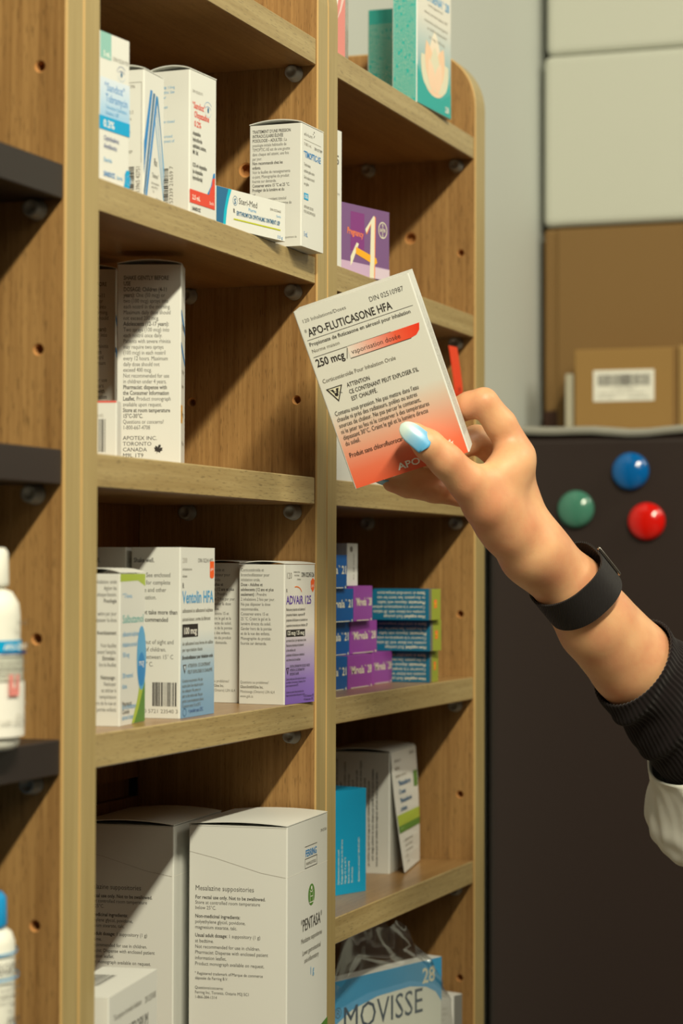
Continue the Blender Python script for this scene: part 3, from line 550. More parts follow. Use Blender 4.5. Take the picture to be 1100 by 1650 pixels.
# stacked blue, purple and teal pill cartons, fourth board
bl = mat('blue_board', (18, 86, 156), .4); vi = mat('violet_board', (146, 68, 160), .4); tb = mat('dark_teal_board', (22, 104, 138), .4); lm_ = mat('lime_board', (154, 164, 62), .4)
def mirv(label, x, y, z, yaw, wx, h, m, num):
    W_ = wx * 1000
    return carton('pill_carton', label, x, y, z, yaw, wx, .078, h, base=m, lid='flat', group='stacked blue and purple pill cartons',
        front=[('t', W_ * .06, h * 440, 7.6, '®Mirvala™ ' + num, 'cream', {'w': W_ * .9, 'bold': True}), ('line', 5, .5, W_ - 8, .5, .5, 'cream'), ('r', W_ - 4.5, .1, W_ - 2.5, 1.6, 'cream')])
hh = .0225
mirv('blue carton at the bottom of the stack beside the middle upright', .3915, .0278, C, 0, .0550, hh, bl, '21')
mirv('left of the two bottom purple cartons in the pill carton stack', .4482, .0278, C, 0, .0506, hh, vi, '28')
mirv('right of the two bottom purple cartons, touching the lowest teal carton', .5133, .0328, C, 0, .0440, hh, vi, '28')
mirv('blue carton second from the bottom of the stack', .4140, .0340, C + .0228, 0, .0540, hh, bl, '21')
mirv('purple carton in the second layer of the pill carton stack', .4696, .0340, C + .0229, -1, .0541, hh, vi, '28')
mirv('blue carton third from the bottom, overlapping purple lettering on its right', .4060, .0285, C + .0456, 0, .0545, hh, bl, '21')
mirv('topmost purple carton, third layer of the pill carton stack', .4626, .0286, C + .0457, 1, .0400, .0242, vi, '28')
mirv('topmost blue carton crowning the pill carton stack', .3850, .0260, C + .0684, 0, .0550, hh, bl, '21')
carton('slim_carton', 'dim white carton standing behind the topmost blue carton', .4600, .0330, C + .0457 + .0244, 0, .0219, .020, .0290, front=[('c', 8, 25, 3, 2, 'g'), ('t', 14, 4, 3, 'Rx 28 comp', 'g', {'rot': pi / 2, 'w': 18})], lid='flat')
TL = [('t', 0, 0, 3, x, 'cream') for x in ()]
def teal_side(w_):
    rows = ['|How supplied:| Each package', 'contains one blister with 28 tablets', 'Conserver à la température ambiante', '|Pharmacist:| dispense with leaflet', 'to the patient. See insert for use', '|Store| at controlled temperature']
    return [('para', w_ - 3, 3.4, 3.35, 3.1, rows, 'cream', {'rot': pi, 'w': None, 'xs': .9})]
for lab, x, y, z, yaw, wx, d in (('lowest of the three teal cartons with upside-down print and lime ends', .5613, .0058, C, 1.3, .0228, .078),
                           ('middle one of the three teal cartons with upside-down print and lime ends', .5527, .0027, C + .0228, -2.4, .0239, .08),
                           ('uppermost of the three teal cartons with upside-down print and lime ends', .5417, .0002, C + .0452, -3.0, .0244, .08)):
    carton('pill_carton', lab, x, y, z, yaw, wx, d, .0222, base=tb, frontmat=lm_, lid='flat', group='stacked teal pill cartons',
           left=teal_side(d * 1000), front=[('r', .1, .1, 5, 22, 'g'), ('r', 10, 8.5, 16, 14.5, 'or2'), ('t', 10, 9.4, 4.6, 'M', 'yo', {'w': 5, 'bold': True})])

# fifth board
cyb = mat('cyan_board', (8, 150, 198), .4)
carton('cyan_carton', 'bright blue carton with sideways white print beside the middle upright on the fifth board', .4170, .0441, E_, -20.3, .0600, .028, .0703, base=cyb, lid='flat',
  front=[('para', 31 + 3.4 * 0, 7, 3.6, 2.5, ['Hydrocortisone valerate cream', 'Dosage: apply thin layer to the skin area', 'Storage: 15 °C to 30 °C', 'Store at room temp', 'Do not freeze', '', 'Questions or concerns? 1-800-455-2011'], 'cream', {'rot': pi / 2, 'xs': .74})])
gs = carton('green_band_carton', 'white carton with a loose front panel and light green bands on the fifth board', .5613, .0360, E_, 4.6, .0780, .0455, .0874, lid='arch',
  left=[('para', 6.5 + 3.0 * j, 5 if j % 3 else 9, 3, 2.1, [s], 'k', {'rot': pi / 2, 'w': random.Random(j).uniform(58, 76), 'bold': True}) for j, s in enumerate([' '.join(filler(1, j + 40, 60, 80)) for j in range(11)])])
fp = MB(); vs = [(.0008, -.0012, .0870), (.0770, -.0012, .0905), (.0770, -.0085, .0010), (.0080, -.0180, -.0000 + .0008), (.0800, -.0060, .045), (.003, -.0060, .045)]
# loose front panel: a thin bent board, fixed along its top edge and swung forward below
N = 8; vs = []
for i in range(N + 1):
    s = i / N
    zz = .0872 * (1 - s) + .001 * s; yl = -.0006 - .010 * s ** 1.3; yr = -.0006 - .0035 * s
    for xx, yy in ((.0006 + .0035 * s, yl), (.0786, yr - .0010 * sin(pi * s))):
        vs += [(xx, yy, zz), (xx, yy + .0006, zz)]
fs = []
for i in range(N):
    a = 4 * i; c4 = a + 4
    fs += [(a, c4, c4 + 2, a + 2), (a + 1, a + 3, c4 + 3, c4 + 1), (a, a + 1, c4 + 1, c4), (a + 2, c4 + 2, c4 + 3, a + 3)]
fs += [(0, 2, 3, 1), (4 * N, 4 * N + 1, 4 * N + 3, 4 * N + 2)]
fp.add(vs, fs, PAPER)
def fpP(pts, ff, m, lay):
    out = []
    for a, b in pts:
        s = min(1, max(0, 1 - b / 87.)); f = a / 78.
        yl = -.0006 - .010 * s ** 1.3; yr = -.0006 - .0035 * s - .0010 * sin(pi * s); xl = .0006 + .0035 * s
        out.append((xl + (.0786 - xl) * f, yl + (yr - yl) * f - .00012 - .00002 * lay, .0872 * (1 - s) + .001 * s))
    fp.add(out, ff, m)
put(fpP, [('para', 8, 81 - 2, 5.6, 4.2, ['salbutamol', 'sulphate', 'inhalation aerosol'], 'lg', {'xs': 1.1}), ('t', 55, 82, 3, 'DIN 0245', 'g', {'w': 15}), ('r', 64, 57, 76, 69, 'gr'), ('t', 14, 61.5, 5.4, '®Betaderm', 'dt', {'w': 40, 'bold': True}), ('t', 14, 55.4, 5, 'Cream', 'dt', {'w': 22, 'bold': True}), ('t', 14, 49, 5, '®Betaderm', 'dt', {'w': 40, 'bold': True}), ('t', 14, 43, 5, 'crème', 'dt', {'w': 22, 'bold': True}),
          ('r', .4, 33, 77.5, 41, 'lime'), ('r', .4, 28, 77.5, 32.9, 'gr'), ('t', 8, 34.6, 5, '0.1 %', 'dg', {'w': 24}), ('t', 8, 29, 3.6, '50 g', 'wgr', {'w': 20}), ('para', 16, 21, 3.9, 3, ['betamethasone valerate', 'topical corticosteroid', 'corticostéroïde topique', 'USP', 'externe'], 'g', {'xs': 1.1})])
fp.build('loose_front_panel', gs)

# bottom board of the right unit
mov = grad('ink_sky_fade', [(-.02, (216, 220, 210)), (.050, (222, 226, 216)), (.062, (110, 180, 214)), (.080, (58, 150, 200))])
Rx, Ry, wM = .5729, 0.0, .200
cx_, cy_ = Rx - wM * cos(radians(-16.6)), Ry - wM * sin(radians(-16.6))
carton('pill_carton', 'large white and sky blue carton with long grey lettering wrapped in clear plastic, bottom board', cx_, cy_, F, -16.6, wM, .012, .0800, frontmat=mat('sky_print', (222, 226, 216), .45), lid='flat',
  front=[('p', [(.2, 79.8), (199.8, 79.8), (199.8, 48), (192, 56), (180, 61), (160, 64), (120, 63), (90, 58), (60, 46), (.2, 22)], 'lb'),
         ('p', [(.2, 79.8), (199.8, 79.8), (199.8, 56), (190, 62), (160, 68), (110, 67), (70, 60), (.2, 40)], mat('ink_sky2', (60, 150, 200), .45)),
         ('t', 175, 64, 15, '28', 'cream', {'w': 17, 'bold': True}), ('t', 70, 44, 25, '®MOVISSE', (mat('ink_slate', (66, 82, 100), .5)), {'w': 107}), ('t', 90, 22, 7, 'norethindrone tablets', 'lg', {'w': 80})])
carton('small_carton', 'small white carton at the right end of the bottom board, in front of the panel', .604, .0130, F, -21, .0300, .028, .0430, lid='flat',
  front=[('para', 4, 34, 4, 3, ['comp', 'tablets', 'oral'], 'lg', {'xs': 1}), ('r', 20, .3, 29.8, 42.6, (mat('ink_grey', (120, 120, 116), .4)))])
# clear plastic bag: crumpled open-topped sleeve around the blue carton
bagm = bpy.data.materials.new('clear_bag'); bagm.use_nodes = True
nt = bagm.node_tree; bs = nd(bagm, 'ShaderNodeBsdfGlossy'); bs.inputs['Color'].default_value = (.85, .85, .83, 1); bs.inputs['Roughness'].default_value = .10
tr = nd(bagm, 'ShaderNodeBsdfTransparent'); tr.inputs[0].default_value = (.975, .975, .97, 1); mx = nd(bagm, 'ShaderNodeMixShader'); lw = nd(bagm, 'ShaderNodeLayerWeight'); lw.inputs[0].default_value = .32
ma = nd(bagm, 'ShaderNodeMath', operation='MULTIPLY_ADD'); ma.inputs[1].default_value = .50; ma.inputs[2].default_value = .05
nt.links.new(lw.outputs['Facing'], ma.inputs[0]); nt.links.new(ma.outputs[0], mx.inputs[0]); nt.links.new(tr.outputs[0], mx.inputs[1]); nt.links.new(bs.outputs[0], mx.inputs[2]); nt.links.new(mx.outputs[0], nt.nodes['Material Output'].inputs[0])
from mathutils import noise as mn
bag = empty('plastic_bag', (cx_ + .0953, cy_ - .0305, EYE + F), radians(-16.6)); tag(bag, 'crumpled clear plastic bag around the sky blue carton on the bottom board', 'bag')
mb = MB(); NU, NV = 96, 34; vs = []
for j in range(NV + 1):
    t = j / NV
    for i in range(NU):
        a = 2 * pi * i / NU
        hw, hd = .112, .017
        sx = math.copysign(abs(cos(a)) ** .35, cos(a)); sy = math.copysign(abs(sin(a)) ** .45, sin(a))
        gather = 1 - .38 * max(0, t - .72) / .28
        x = hw * sx * (1 - .04 * t) * (gather * .5 + .5); y = .024 + hd * sy * (1 + .25 * sin(pi * t)) * gather
        ztop = .096 + .020 * sin(1.3 * x * 30 + .5) + .010 * sin(x * 95 + 1)
        z = .001 + t * ztop
        q = Vector((x * 26, y * 26, z * 26)); amp = .0018 + .0060 * t ** 2
        nv = mn.noise_vector(q) * amp + mn.noise_vector(q * 2.7) * amp * .5
        x += nv.x; y += nv.y * 1.1; z += nv.z * t
        if t < .8: y = min(y, -.0015) if sy < 0 and y > -.0015 else y
        y = min(max(y, -.019), .058)
        if z < .0815 and abs(x) < .104 and 0 < y < .0165: y = -.0004 if sy < 0 else .0170
        vs.append((x, y, max(z, .0012)))
fs = []
for j in range(NV):
    for i in range(NU): i2 = (i + 1) % NU; fs.append((j * NU + i, j * NU + i2, (j + 1) * NU + i2, (j + 1) * NU + i))
mb.add(vs, fs, bagm); mb.build('bag_film', bag, smooth=True)

# ------------------------------------------------------------------ bottles on the dark boards
def bottle(label, x, y, z, prof_body, prof_cap, bodym, capm, graphics, r):
    root = empty('medicine_bottle', (x, y, EYE + z + .00015)); tag(root, label, 'bottle', 'white medicine bottles on the dark boards')
    mb = MB(); mb.add(*lathe(prof_body, 56), bodym); bo = mb.build('bottle_body', root, smooth=True)
    md = bo.modifiers.new('w', 'WEIGHTED_NORMAL') if False else None
    mb = MB()
    vv, ff = lathe(prof_cap, 96)
    mb.add(vv, ff, capm); mb.build('screw_cap', root, smooth=True)
    lb = MB()
    def P(pts, f, m, lay):
        rr = r + .0002 + .00002 * lay
        lb.add([(rr * cos(u / 1000 / r + A0), rr * sin(u / 1000 / r + A0), v / 1000) for u, v in pts], f, m)
    A0 = radians(-160)
    put(P, graphics); lo = lb.build('paper_label', root); return root
def strips(v0, v1, col, u1=70):   # band wrapped around the bottle in short facets
    return [('r', u, v0, u + 2.05, v1, col) for u in np.arange(0, u1, 2.0)]
wpl = mat('white_plastic', (236, 236, 226), .38, .5)
bottle('white bottle with a white cap and a blue and pink label on the dark board', -.1044, .0172, C,
  [(.0235, 0), (.0258, .0015), (.0262, .004), (.0262, .060), (.0255, .0655), (.0225, .0705), (.018, .0725)], [(.0195, .0728), (.0208, .0733), (.0210, .0745), (.0205, .0885), (.0190, .0905)], wpl, wpl,
  strips(52 - 8.6, 44 + 5.0, 'cy') + strips(31, 42, (mat('ink_label_grey', (196, 198, 186), .5))) + strips(6, 30.5, 'w') + strips(43.0, 43.8, 'navy') +
  [('t', 22, 45, 3.6, 'APO-CEFUROXIME', 'w', {'w': 26, 'bold': True}), ('t', 30, 56, 2.6, 'DIN 0234', 'g', {'w': 12}), ('para', 14, 38.4, 3.2, 2.4, ['cefuroxime axetil tablets USP 500', 'comprimés pelliculés antibiotique'], 'g', {'xs': .8}), ('r', 25, 27, 27.4, 34, 'pk'), ('r', 29.4, 27, 31.6, 34, 'pk'), ('r', 25, 24.4, 31.6, 28, 'pk'), ('line', 8, 20.5, 42, 20.5, .3, 'lg'), ('t', 20, 12, 2.6, '100 tablets', 'lg', {'w': 20}), ('t', 30, 15, 2.2, 'Rx only', 'lg', {'w': 9})], .0262)
bottle('white bottle with a bright blue cap and blue-lined label at the lower left', -.1035, .0165, E_,
  [(.0205, 0), (.0232, .0015), (.0236, .004), (.0236, .0520), (.0222, .0560), (.0185, .0585)], [(.0185, .0588), (.0198, .0592), (.0200, .0605), (.0196, .0718), (.0180, .0738)], wpl, mat('blue_cap', (0, 146, 212), .35),
  strips(1, 15, 'b') + strips(47.6, 48.6, 'lb') + strips(36.6, 37.6, 'lb') + [('t', 14, 40, 6.4, '-BISOPROLOL', 'dg', {'w': 31}), ('para', 20, 32, 3.6, 2.8, ['bisoprolol fumarate', 'tablets, Mfr. Std.'], 'g', {'xs': .82}), ('t', 27, 24.6, 3, 'Rx', 'g', {'w': 4}), ('t', 24, 17.6, 4, '10 mg', 'k', {'w': 14, 'bold': True})], .0236)

# ------------------------------------------------------------------ refrigerator, magnets and boxes behind
FX = 1.13; FT = .1350
fr = empty('refrigerator', (FX + .3, -.22, 0)); tag(fr, 'dark brown refrigerator beyond the shelves with three round magnets', 'refrigerator')
mb = MB(); mb.box((-.27, -.34, .03), (.33, .345, EYE + FT - .004), mat('fridge_body', (36, 29, 27), .4)); mb.build('cabinet', fr, bevel=.006, seg=3)
mb = MB(); mb.box((-.30, -.34, .06), (-.272, .345, EYE + FT - .0055), mat('fridge_door', (48, 38, 35), .4, .35)); mb.build('door', fr, bevel=.008, seg=4)
mb = MB()
N = 40; vs = []
for i in range(N + 1):
    yy = .347 - .69 * i / N; dz = .0016 * sin(i * .55) + .001 * sin(i * 1.3)
    for xx, zz in ((-.303, -.0055), (-.305, -.002), (-.300, .0015), (-.285, .003), (.330, .003), (.330, -.004)): vs.append((xx, yy, EYE + FT + zz + (dz if zz > -.01 else 0)))
fs = [(i * 6 + k, i * 6 + (k + 1) % 6, (i + 1) * 6 + (k + 1) % 6, (i + 1) * 6 + k) for i in range(N) for k in range(6)] + [tuple(range(5, -1, -1)), tuple(N * 6 + k for k in range(6))]
mb.add(vs, fs, mat('grey_top_mat', (150, 148, 138), .4)); mb.build('top_mat', fr, smooth=False)['label'] = 'pale grey mat over the top'
def magnet(label, y, z, col, r=.0178):
    root = None
    mb = MB(); prof = [(r * .96, 0), (r, .001), (r * 1.0, .0035)] + [(r * cos(a), .0035 + .0085 * sin(a)) for a in np.linspace(.12, 1.45, 9)]
    vv, ff = lathe(prof, 40); mb.add([(-q[2], q[0], q[1]) for q in vv], [f[::-1] for f in ff], mat('magnet_' + label.split()[0], col, .12, .6)); o = mb.build('fridge_magnet', smooth=True)
    o.location = (FX - .0003, y, EYE + z); tag(o, label, 'magnet', 'magnets on the refrigerator door')
magnet('blue round domed magnet on the refrigerator door, highest of three', -.0151, .0941, (0, 96, 168))
magnet('green round domed magnet on the refrigerator door, nearest the shelves', .0379, .0585, (70, 128, 108))
magnet('red round domed magnet on the refrigerator door, lowest and farthest right', -.0306, .0464, (214, 20, 12))
card = mat('cardboard', (126, 98, 60), .8, .2); cardl = mat('cardboard_light', (148, 116, 68), .8, .2); foam = mat('white_foam_board', (190, 192, 180), .6)
def crate(name, label, x, y, z, sx, sy, sz, m, cat, extra=None, seams=True, bev=.004):
    root = empty(name, (x, y, EYE + z)); tag(root, label, cat, {'cardboard_box': 'cardboard boxes on the refrigerator', 'foam_box': 'white boxes stacked behind'}.get(name))
    mb = MB(); mb.box((0, -sy, 0), (sx, 0, sz), m); mb.build('box_body', root, bevel=bev, seg=3)
    if extra: extra(root)
    return root
ZT = FT + .0062
def big_extra(root):
    mb = MB(); mb.box((-.003, -.60, .0), (0, -.016, .2255), card); mb.build('side_flap', root, bevel=.001)
    mb = MB(); mb.box((-.001, -.018, .001), (0, -.0005, .030), mat('painted_hole_shade', (60, 36, 24), .8)); mb.build('hole_shade_patch', root)  # hole is not cut: flat patch painted dark like the shade inside it
crate('cardboard_box', 'large brown cardboard box standing on the refrigerator against the grey wall', 1.384, .137, ZT, .30, .45, .2260, card, 'box', big_extra)
crate('foam_box', 'big white box stacked on the large cardboard box', 1.385, .1385, ZT + .2285, .32, .45, .186, foam, 'box', None, bev=.008)
crate('foam_box', 'topmost white box above the other white one, cut off by the photo edge', 1.388, .1365, ZT + .4150, .32, .45, .24, foam, 'box', None, bev=.008)
def lab_extra(root):
    mb = MB(); P = face_writer(mb, (-.0006, 0, 0), (0, -1, 0), (0, 0, 1), (-1, 0, 0))
    mb.box((-.0006, -.0845, .034), (0, -.0205, .0665), mat('label_paper', (226, 224, 214), .6))
    put(P, [('bar', 25, 50, 80, 62, 'v', 21, 'k'), ('t', 40, 45.5, 4.2, '7 3102 55841', 'g', {'w': 24}), ('t', 25, 41, 3.2, 'CARTON QTY 24 UNITS', 'g', {'w': 50}), ('t', 25, 37, 3.2, 'LOT 0047', 'dg', {'w': 18}), ('t', 58, 36.6, 3.2, 'STORE DRY', 'dg', {'w': 22})])
    mb.build('shipping_label', root)['label'] = 'white barcode label'
    mb = MB(); mb.box((-.0004, -.107, .0005), (0, -.1045, .088), mat('card_fold', (120, 88, 48), .8)); mb.build('edge_fold', root)
crate('cardboard_box', 'small brown cardboard box with a white barcode label on the refrigerator', 1.320, .0875, ZT, .058, .1080, .0888, cardl, 'box', lab_extra, bev=.0015)
crate('cardboard_box', 'small cardboard box at the photo edge, right of the one with the barcode label', 1.320, -.0222, ZT, .058, .108, .0905, mat('cardboard_pale', (160, 130, 82), .8, .2), 'box', None, bev=.0015)
crate('plastic_sleeve', 'thin grey plastic strip beside the labelled cardboard box', 1.322, .0978, ZT, .02, .0085, .064, mat('grey_plastic', (172, 166, 146), .3), 'plastic strip', None, bev=.001)

# ------------------------------------------------------------------ person: reaching forearm and hand (local frame in metres: x right, y away, z up)
HF = Matrix(((R_.x, F_.x, U_.x, 0), (R_.y, F_.y, U_.y, 0), (R_.z, F_.z, U_.z, 0), (0, 0, 0, 1)))
HM = Matrix.Translation((0.27408, -0.11048, 1.50775)) @ HF
person = empty('person', (0, 0, 0)); person.matrix_world = HM
tag(person, "person's reaching forearm and hand with pale blue nails, black knit cuff and white coat sleeve", 'person')

class Nets:
    """smooth union of tapered capsules turned into one skin by surface nets"""
    def __init__(s, lo, hi, h):
        s.lo = np.array(lo); s.h = h; n = np.ceil((np.array(hi) - s.lo) / h).astype(int) + 1; s.n = n
        g = [s.lo[i] + h * np.arange(n[i]) for i in range(3)]
        s.P = np.stack(np.meshgrid(*g, indexing='ij'), -1).astype(np.float32)
    def cap(s, a, b, ra, rb, sq=None):
        a = np.array(a, np.float32); b = np.array(b, np.float32); d = b - a; q = s.P - a
        t = np.clip((q @ d) / (d @ d), 0, 1)
        v = q - t[..., None] * d
        return np.sqrt((v * v).sum(-1)) - (ra + (rb - ra) * t)
    def chain(s, pts, k=.003):
        o = None
        for (a, ra), (b, rb) in zip(pts[:-1], pts[1:]):
            c = s.cap(a, b, ra, rb); o = c if o is None else s.smin(o, c, k)
        return o
    @staticmethod
    def smin(a, b, k):
        hh = np.clip(.5 + .5 * (b - a) / k, 0, 1); return b * (1 - hh) + a * hh - k * hh * (1 - hh)
    def mesh(s, D):
        n = D.shape; ins = D < 0
        c = np.zeros((n[0] - 1, n[1] - 1, n[2] - 1), int)
        for i in (0, 1):
            for j in (0, 1):
                for k in (0, 1): c += ins[i:n[0] - 1 + i, j:n[1] - 1 + j, k:n[2] - 1 + k]
        act = (c > 0) & (c < 8); idx = -np.ones(act.shape, int); ids = np.argwhere(act); idx[tuple(ids.T)] = np.arange(len(ids))
        acc = np.zeros((len(ids), 3)); cnt = np.zeros(len(ids))
        corners = [(i, j, k) for i in (0, 1) for j in (0, 1) for k in (0, 1)]
        for a in corners:
            for b in corners:
                if a < b and sum(abs(x - y) for x, y in zip(a, b)) == 1:
                    da = D[tuple((ids + a).T)]; db = D[tuple((ids + b).T)]; mk = (da < 0) != (db < 0)
                    t = np.where(mk, da / np.where(mk, da - db, 1), 0)
                    p = np.array(a) + t[:, None] * (np.array(b) - np.array(a)); acc[mk] += p[mk]; cnt[mk] += 1
        V = s.lo + (ids + acc / cnt[:, None]) * s.h
        F = []
        for ax in range(3):
            sl0 = [slice(None)] * 3; sl1 = [slice(None)] * 3; sl0[ax] = slice(0, n[ax] - 1); sl1[ax] = slice(1, n[ax])
            e = ins[tuple(sl0)] != ins[tuple(sl1)]; pos = np.argwhere(e); u, v = (ax + 1) % 3, (ax + 2) % 3
            pos = pos[(pos[:, u] > 0) & (pos[:, v] > 0) & (pos[:, u] < n[u] - 1) & (pos[:, v] < n[v] - 1)]
            first = ins[tuple(pos.T)]
            def at(du, dv): q = pos.copy(); q[:, u] -= du; q[:, v] -= dv; return idx[tuple(q.T)]
            q = np.stack([at(1, 1), at(0, 1), at(0, 0), at(1, 0)], 1); q[~first] = q[~first][:, ::-1]
            F.append(q)
        return V, np.concatenate(F)
N_ = Nets((-.062, -.060, -.178), (.178, .172, .062), .00125)
sm = Nets.smin
# fingers: knuckle -> middle joint -> end joint -> tip, radii taper
index = N_.chain([((0.0281, 0.0140, 0.0106), .0100), ((0.0175, 0.0100, 0.0281), .0096), ((0.0073, 0.0060, 0.0411), .0086), ((-0.0009, 0.0100, 0.0395), .0082), ((-0.0131, 0.0160, 0.0342), .0076), ((-0.0249, 0.0180, 0.0284), .0068)], .002)
middle = N_.chain([((0.0302, 0.0320, -0.0024), .0100), ((0.0158, 0.0400, 0.0142), .0095), ((0.0051, 0.0380, 0.0202), .0088), ((-0.0097, 0.0260, 0.0146), .0082), ((-0.0248, 0.0210, 0.0096), .0072)], .002)
ring = N_.chain([((0.0274, 0.0450, -0.0143), .0100), ((0.0140, 0.0480, -0.0086), .0092), ((-0.0005, 0.0440, -0.0038), .0086), ((-0.0206, 0.0320, -0.0017), .0074), ((-0.0376, 0.0260, -0.0025), .0066)], .002)
pinky = N_.chain([((0.0203, 0.0400, -0.0226), .0095), ((0.0090, 0.0400, -0.0155), .0086), ((-0.0062, 0.0360, -0.0121), .0080), ((-0.0207, 0.0290, -0.0110), .0074), ((-0.0376, 0.0240, -0.0089), .0062), ((-0.0474, 0.0210, -0.0070), .0048)], .002)
thumb = N_.chain([((0.0217, 0.0080, -0.0329), .0165), ((0.0084, -0.0060, -0.0190), .0142), ((-0.0038, -0.0170, -0.0061), .0112), ((-0.0165, -0.0260, 0.0060), .0098), ((-0.0267, -0.0300, 0.0148), .0088), ((-0.0349, -0.0320, 0.0215), .0066)], .003)
palm = N_.chain([((0.0389, 0.0250, -0.0471), .0172), ((0.0259, 0.0200, -0.0189), .0166), ((0.0254, 0.0180, 0.0033), .0120)], .003)
palm = sm(palm, N_.chain([((0.0395, 0.0320, -0.0472), .0168), ((0.0273, 0.0380, -0.0256), .0158), ((0.0272, 0.0420, -0.0128), .0120)], .003), .006)
palm = sm(palm, N_.chain([((0.0361, 0.0180, -0.0485), .0165), ((0.0173, 0.0080, -0.0285), .0150)], .003), .008)
arm = N_.chain([((0.0386, 0.0260, -0.0471), .0172), ((0.0625, 0.0420, -0.0700), .0210), ((0.0796, 0.0565, -0.0925), .0242), ((0.1034, 0.0740, -0.1172), .0268), ((0.1430, 0.1020, -0.1598), .0262)], .003)
arm = sm(arm, N_.chain([((0.0416, 0.0340, -0.0480), .0160), ((0.0653, 0.0510, -0.0703), .0190), ((0.1060, 0.0820, -0.1139), .0220), ((0.1442, 0.1100, -0.1606), .023)], .003), .004)
web = N_.chain([((0.0090, -0.0080, -0.0045), .0090), ((0.0175, 0.0000, -0.0007), .0100), ((0.0247, 0.0080, 0.0082), .0095)], .003)
web2 = N_.cap((0.0147, 0.0020, -0.0182), (0.0246, 0.0070, 0.0031), .0130, .0115)
D = sm(palm, arm, .014)
D = sm(D, thumb, .007)
D = sm(D, web, .008); D = sm(D, web2, .010)
D2 = sm(D, index, .005)
for fg in (middle, ring, pinky): D2 = np.minimum(sm(D2, fg, .0012), sm(D, fg, .005))
# shallow creases: groove lines
def groove(D, a, b, r, depth):
    c = N_.cap(a, b, r, r); return D + depth * np.exp(-np.clip(c + r, 0, None) ** 2 / (2 * r * r * .5))
D2 = groove(D2, (0.0054, -0.0080, 0.0434), (-0.0006, -0.0040, 0.0319), .0012, .0011)
D2 = groove(D2, (-0.0027, -0.0100, -0.0284), (0.0039, -0.0080, -0.0299), .0010, .0006)
D2 = groove(D2, (-0.0265, -0.0440, 0.0119), (-0.0236, -0.0420, 0.0070), .0008, .0004)
V, Fc = N_.mesh(D2)
skin = bpy.data.materials.new('skin'); skin.use_nodes = True
nt = skin.node_tree; bs = nt.nodes['Principled BSDF']; tc = nd(skin, 'ShaderNodeTexCoord')
n1 = nd(skin, 'ShaderNodeTexNoise'); n1.inputs['Scale'].default_value = 38; n1.inputs['Detail'].default_value = 4
cr = nd(skin, 'ShaderNodeValToRGB'); cr.color_ramp.elements[0].position = .35; cr.color_ramp.elements[1].position = .68
cr.color_ramp.elements[0].color = (*s2l((.83, .58, .43)), 1); cr.color_ramp.elements[1].color = (*s2l((.89, .70, .52)), 1)
nt.links.new(tc.outputs['Object'], n1.inputs['Vector']); nt.links.new(n1.outputs['Fac'], cr.inputs[0]); nt.links.new(cr.outputs[0], bs.inputs['Base Color'])
bs.inputs['Roughness'].default_value = .48; bs.inputs['Subsurface Weight'].default_value = .25; bs.inputs['Subsurface Radius'].default_value = (1, .35, .18); bs.inputs['Subsurface Scale'].default_value = .004
n2 = nd(skin, 'ShaderNodeTexNoise'); n2.inputs['Scale'].default_value = 900; n2.inputs['Detail'].default_value = 2
bp = nd(skin, 'ShaderNodeBump'); bp.inputs['Strength'].default_value = .18; bp.inputs['Distance'].default_value = .0004
nt.links.new(tc.outputs['Object'], n2.inputs['Vector']); nt.links.new(n2.outputs['Fac'], bp.inputs['Height']); nt.links.new(bp.outputs[0], bs.inputs['Normal'])
me = bpy.data.meshes.new('body'); me.from_pydata(V.tolist(), [], Fc.tolist()); me.materials.append(skin)
me.polygons.foreach_set('use_smooth', [True] * len(me.polygons)); me.update()
body = bpy.data.objects.new('body', me); link(body, person)
sd = body.modifiers.new('smooth', 'SMOOTH'); sd.factor = .5; sd.iterations = 10

def nail(name, tip, base, normal, w, col_m, arch=.32, back=.0006):
    """tapered, arched nail plate lying on the fingertip"""
    tip, base, normal = Vector(tip), Vector(base), Vector(normal).normalized()
    ax = (tip - base); L_ = ax.length; ax.normalize(); normal = (normal - ax * normal.dot(ax)).normalized(); sd_ = ax.cross(normal)
    NU, NV = 14, 18; vs = []
    for j in range(NV + 1):
        t = j / NV
        hw = w / 2 * min(1, (t / .10 + .55) if t < .045 * 4 else 1) * (1 - .10 * t)
        if t > .55: hw *= math.sqrt(max(0.0, 1 - ((t - .55) / .452) ** 2.1))
        if t < .16: hw *= .80 + .20 * math.sqrt(1 - (1 - t / .16) ** 2)
        for i in range(NU + 1):
            s = -1 + 2 * i / NU; x = hw * s
            z = -arch * x * x / (w / 2) - .0009 * (t - .35) ** 2 * 4
            tt = t + (.05 * (1 - s * s) * -1 if t < .1 else 0)
            vs.append(base + ax * (L_ * tt) + sd_ * x + normal * (z + back))
    n = len(vs); vs2 = [v - normal * .0007 for v in vs]; fs = []
    for j in range(NV):
        for i in range(NU):
            a = j * (NU + 1) + i; fs.append((a, a + 1, a + NU + 2, a + NU + 1)); fs.append((n + a, n + a + NU + 1, n + a + NU + 2, n + a + 1))
    edge = [i for i in range(NU + 1)] + [j * (NU + 1) + NU for j in range(1, NV + 1)] + [NV * (NU + 1) + i for i in range(NU - 1, -1, -1)] + [j * (NU + 1) for j in range(NV - 1, 0, -1)]
    for k in range(len(edge)): a, b2 = edge[k], edge[(k + 1) % len(edge)]; fs.append((a, n + a, n + b2, b2))
    mb = MB(); mb.add(vs + vs2, fs, col_m)
    o = mb.build(name, person, smooth=True); o['label'] = 'pale blue varnished nail'; return o
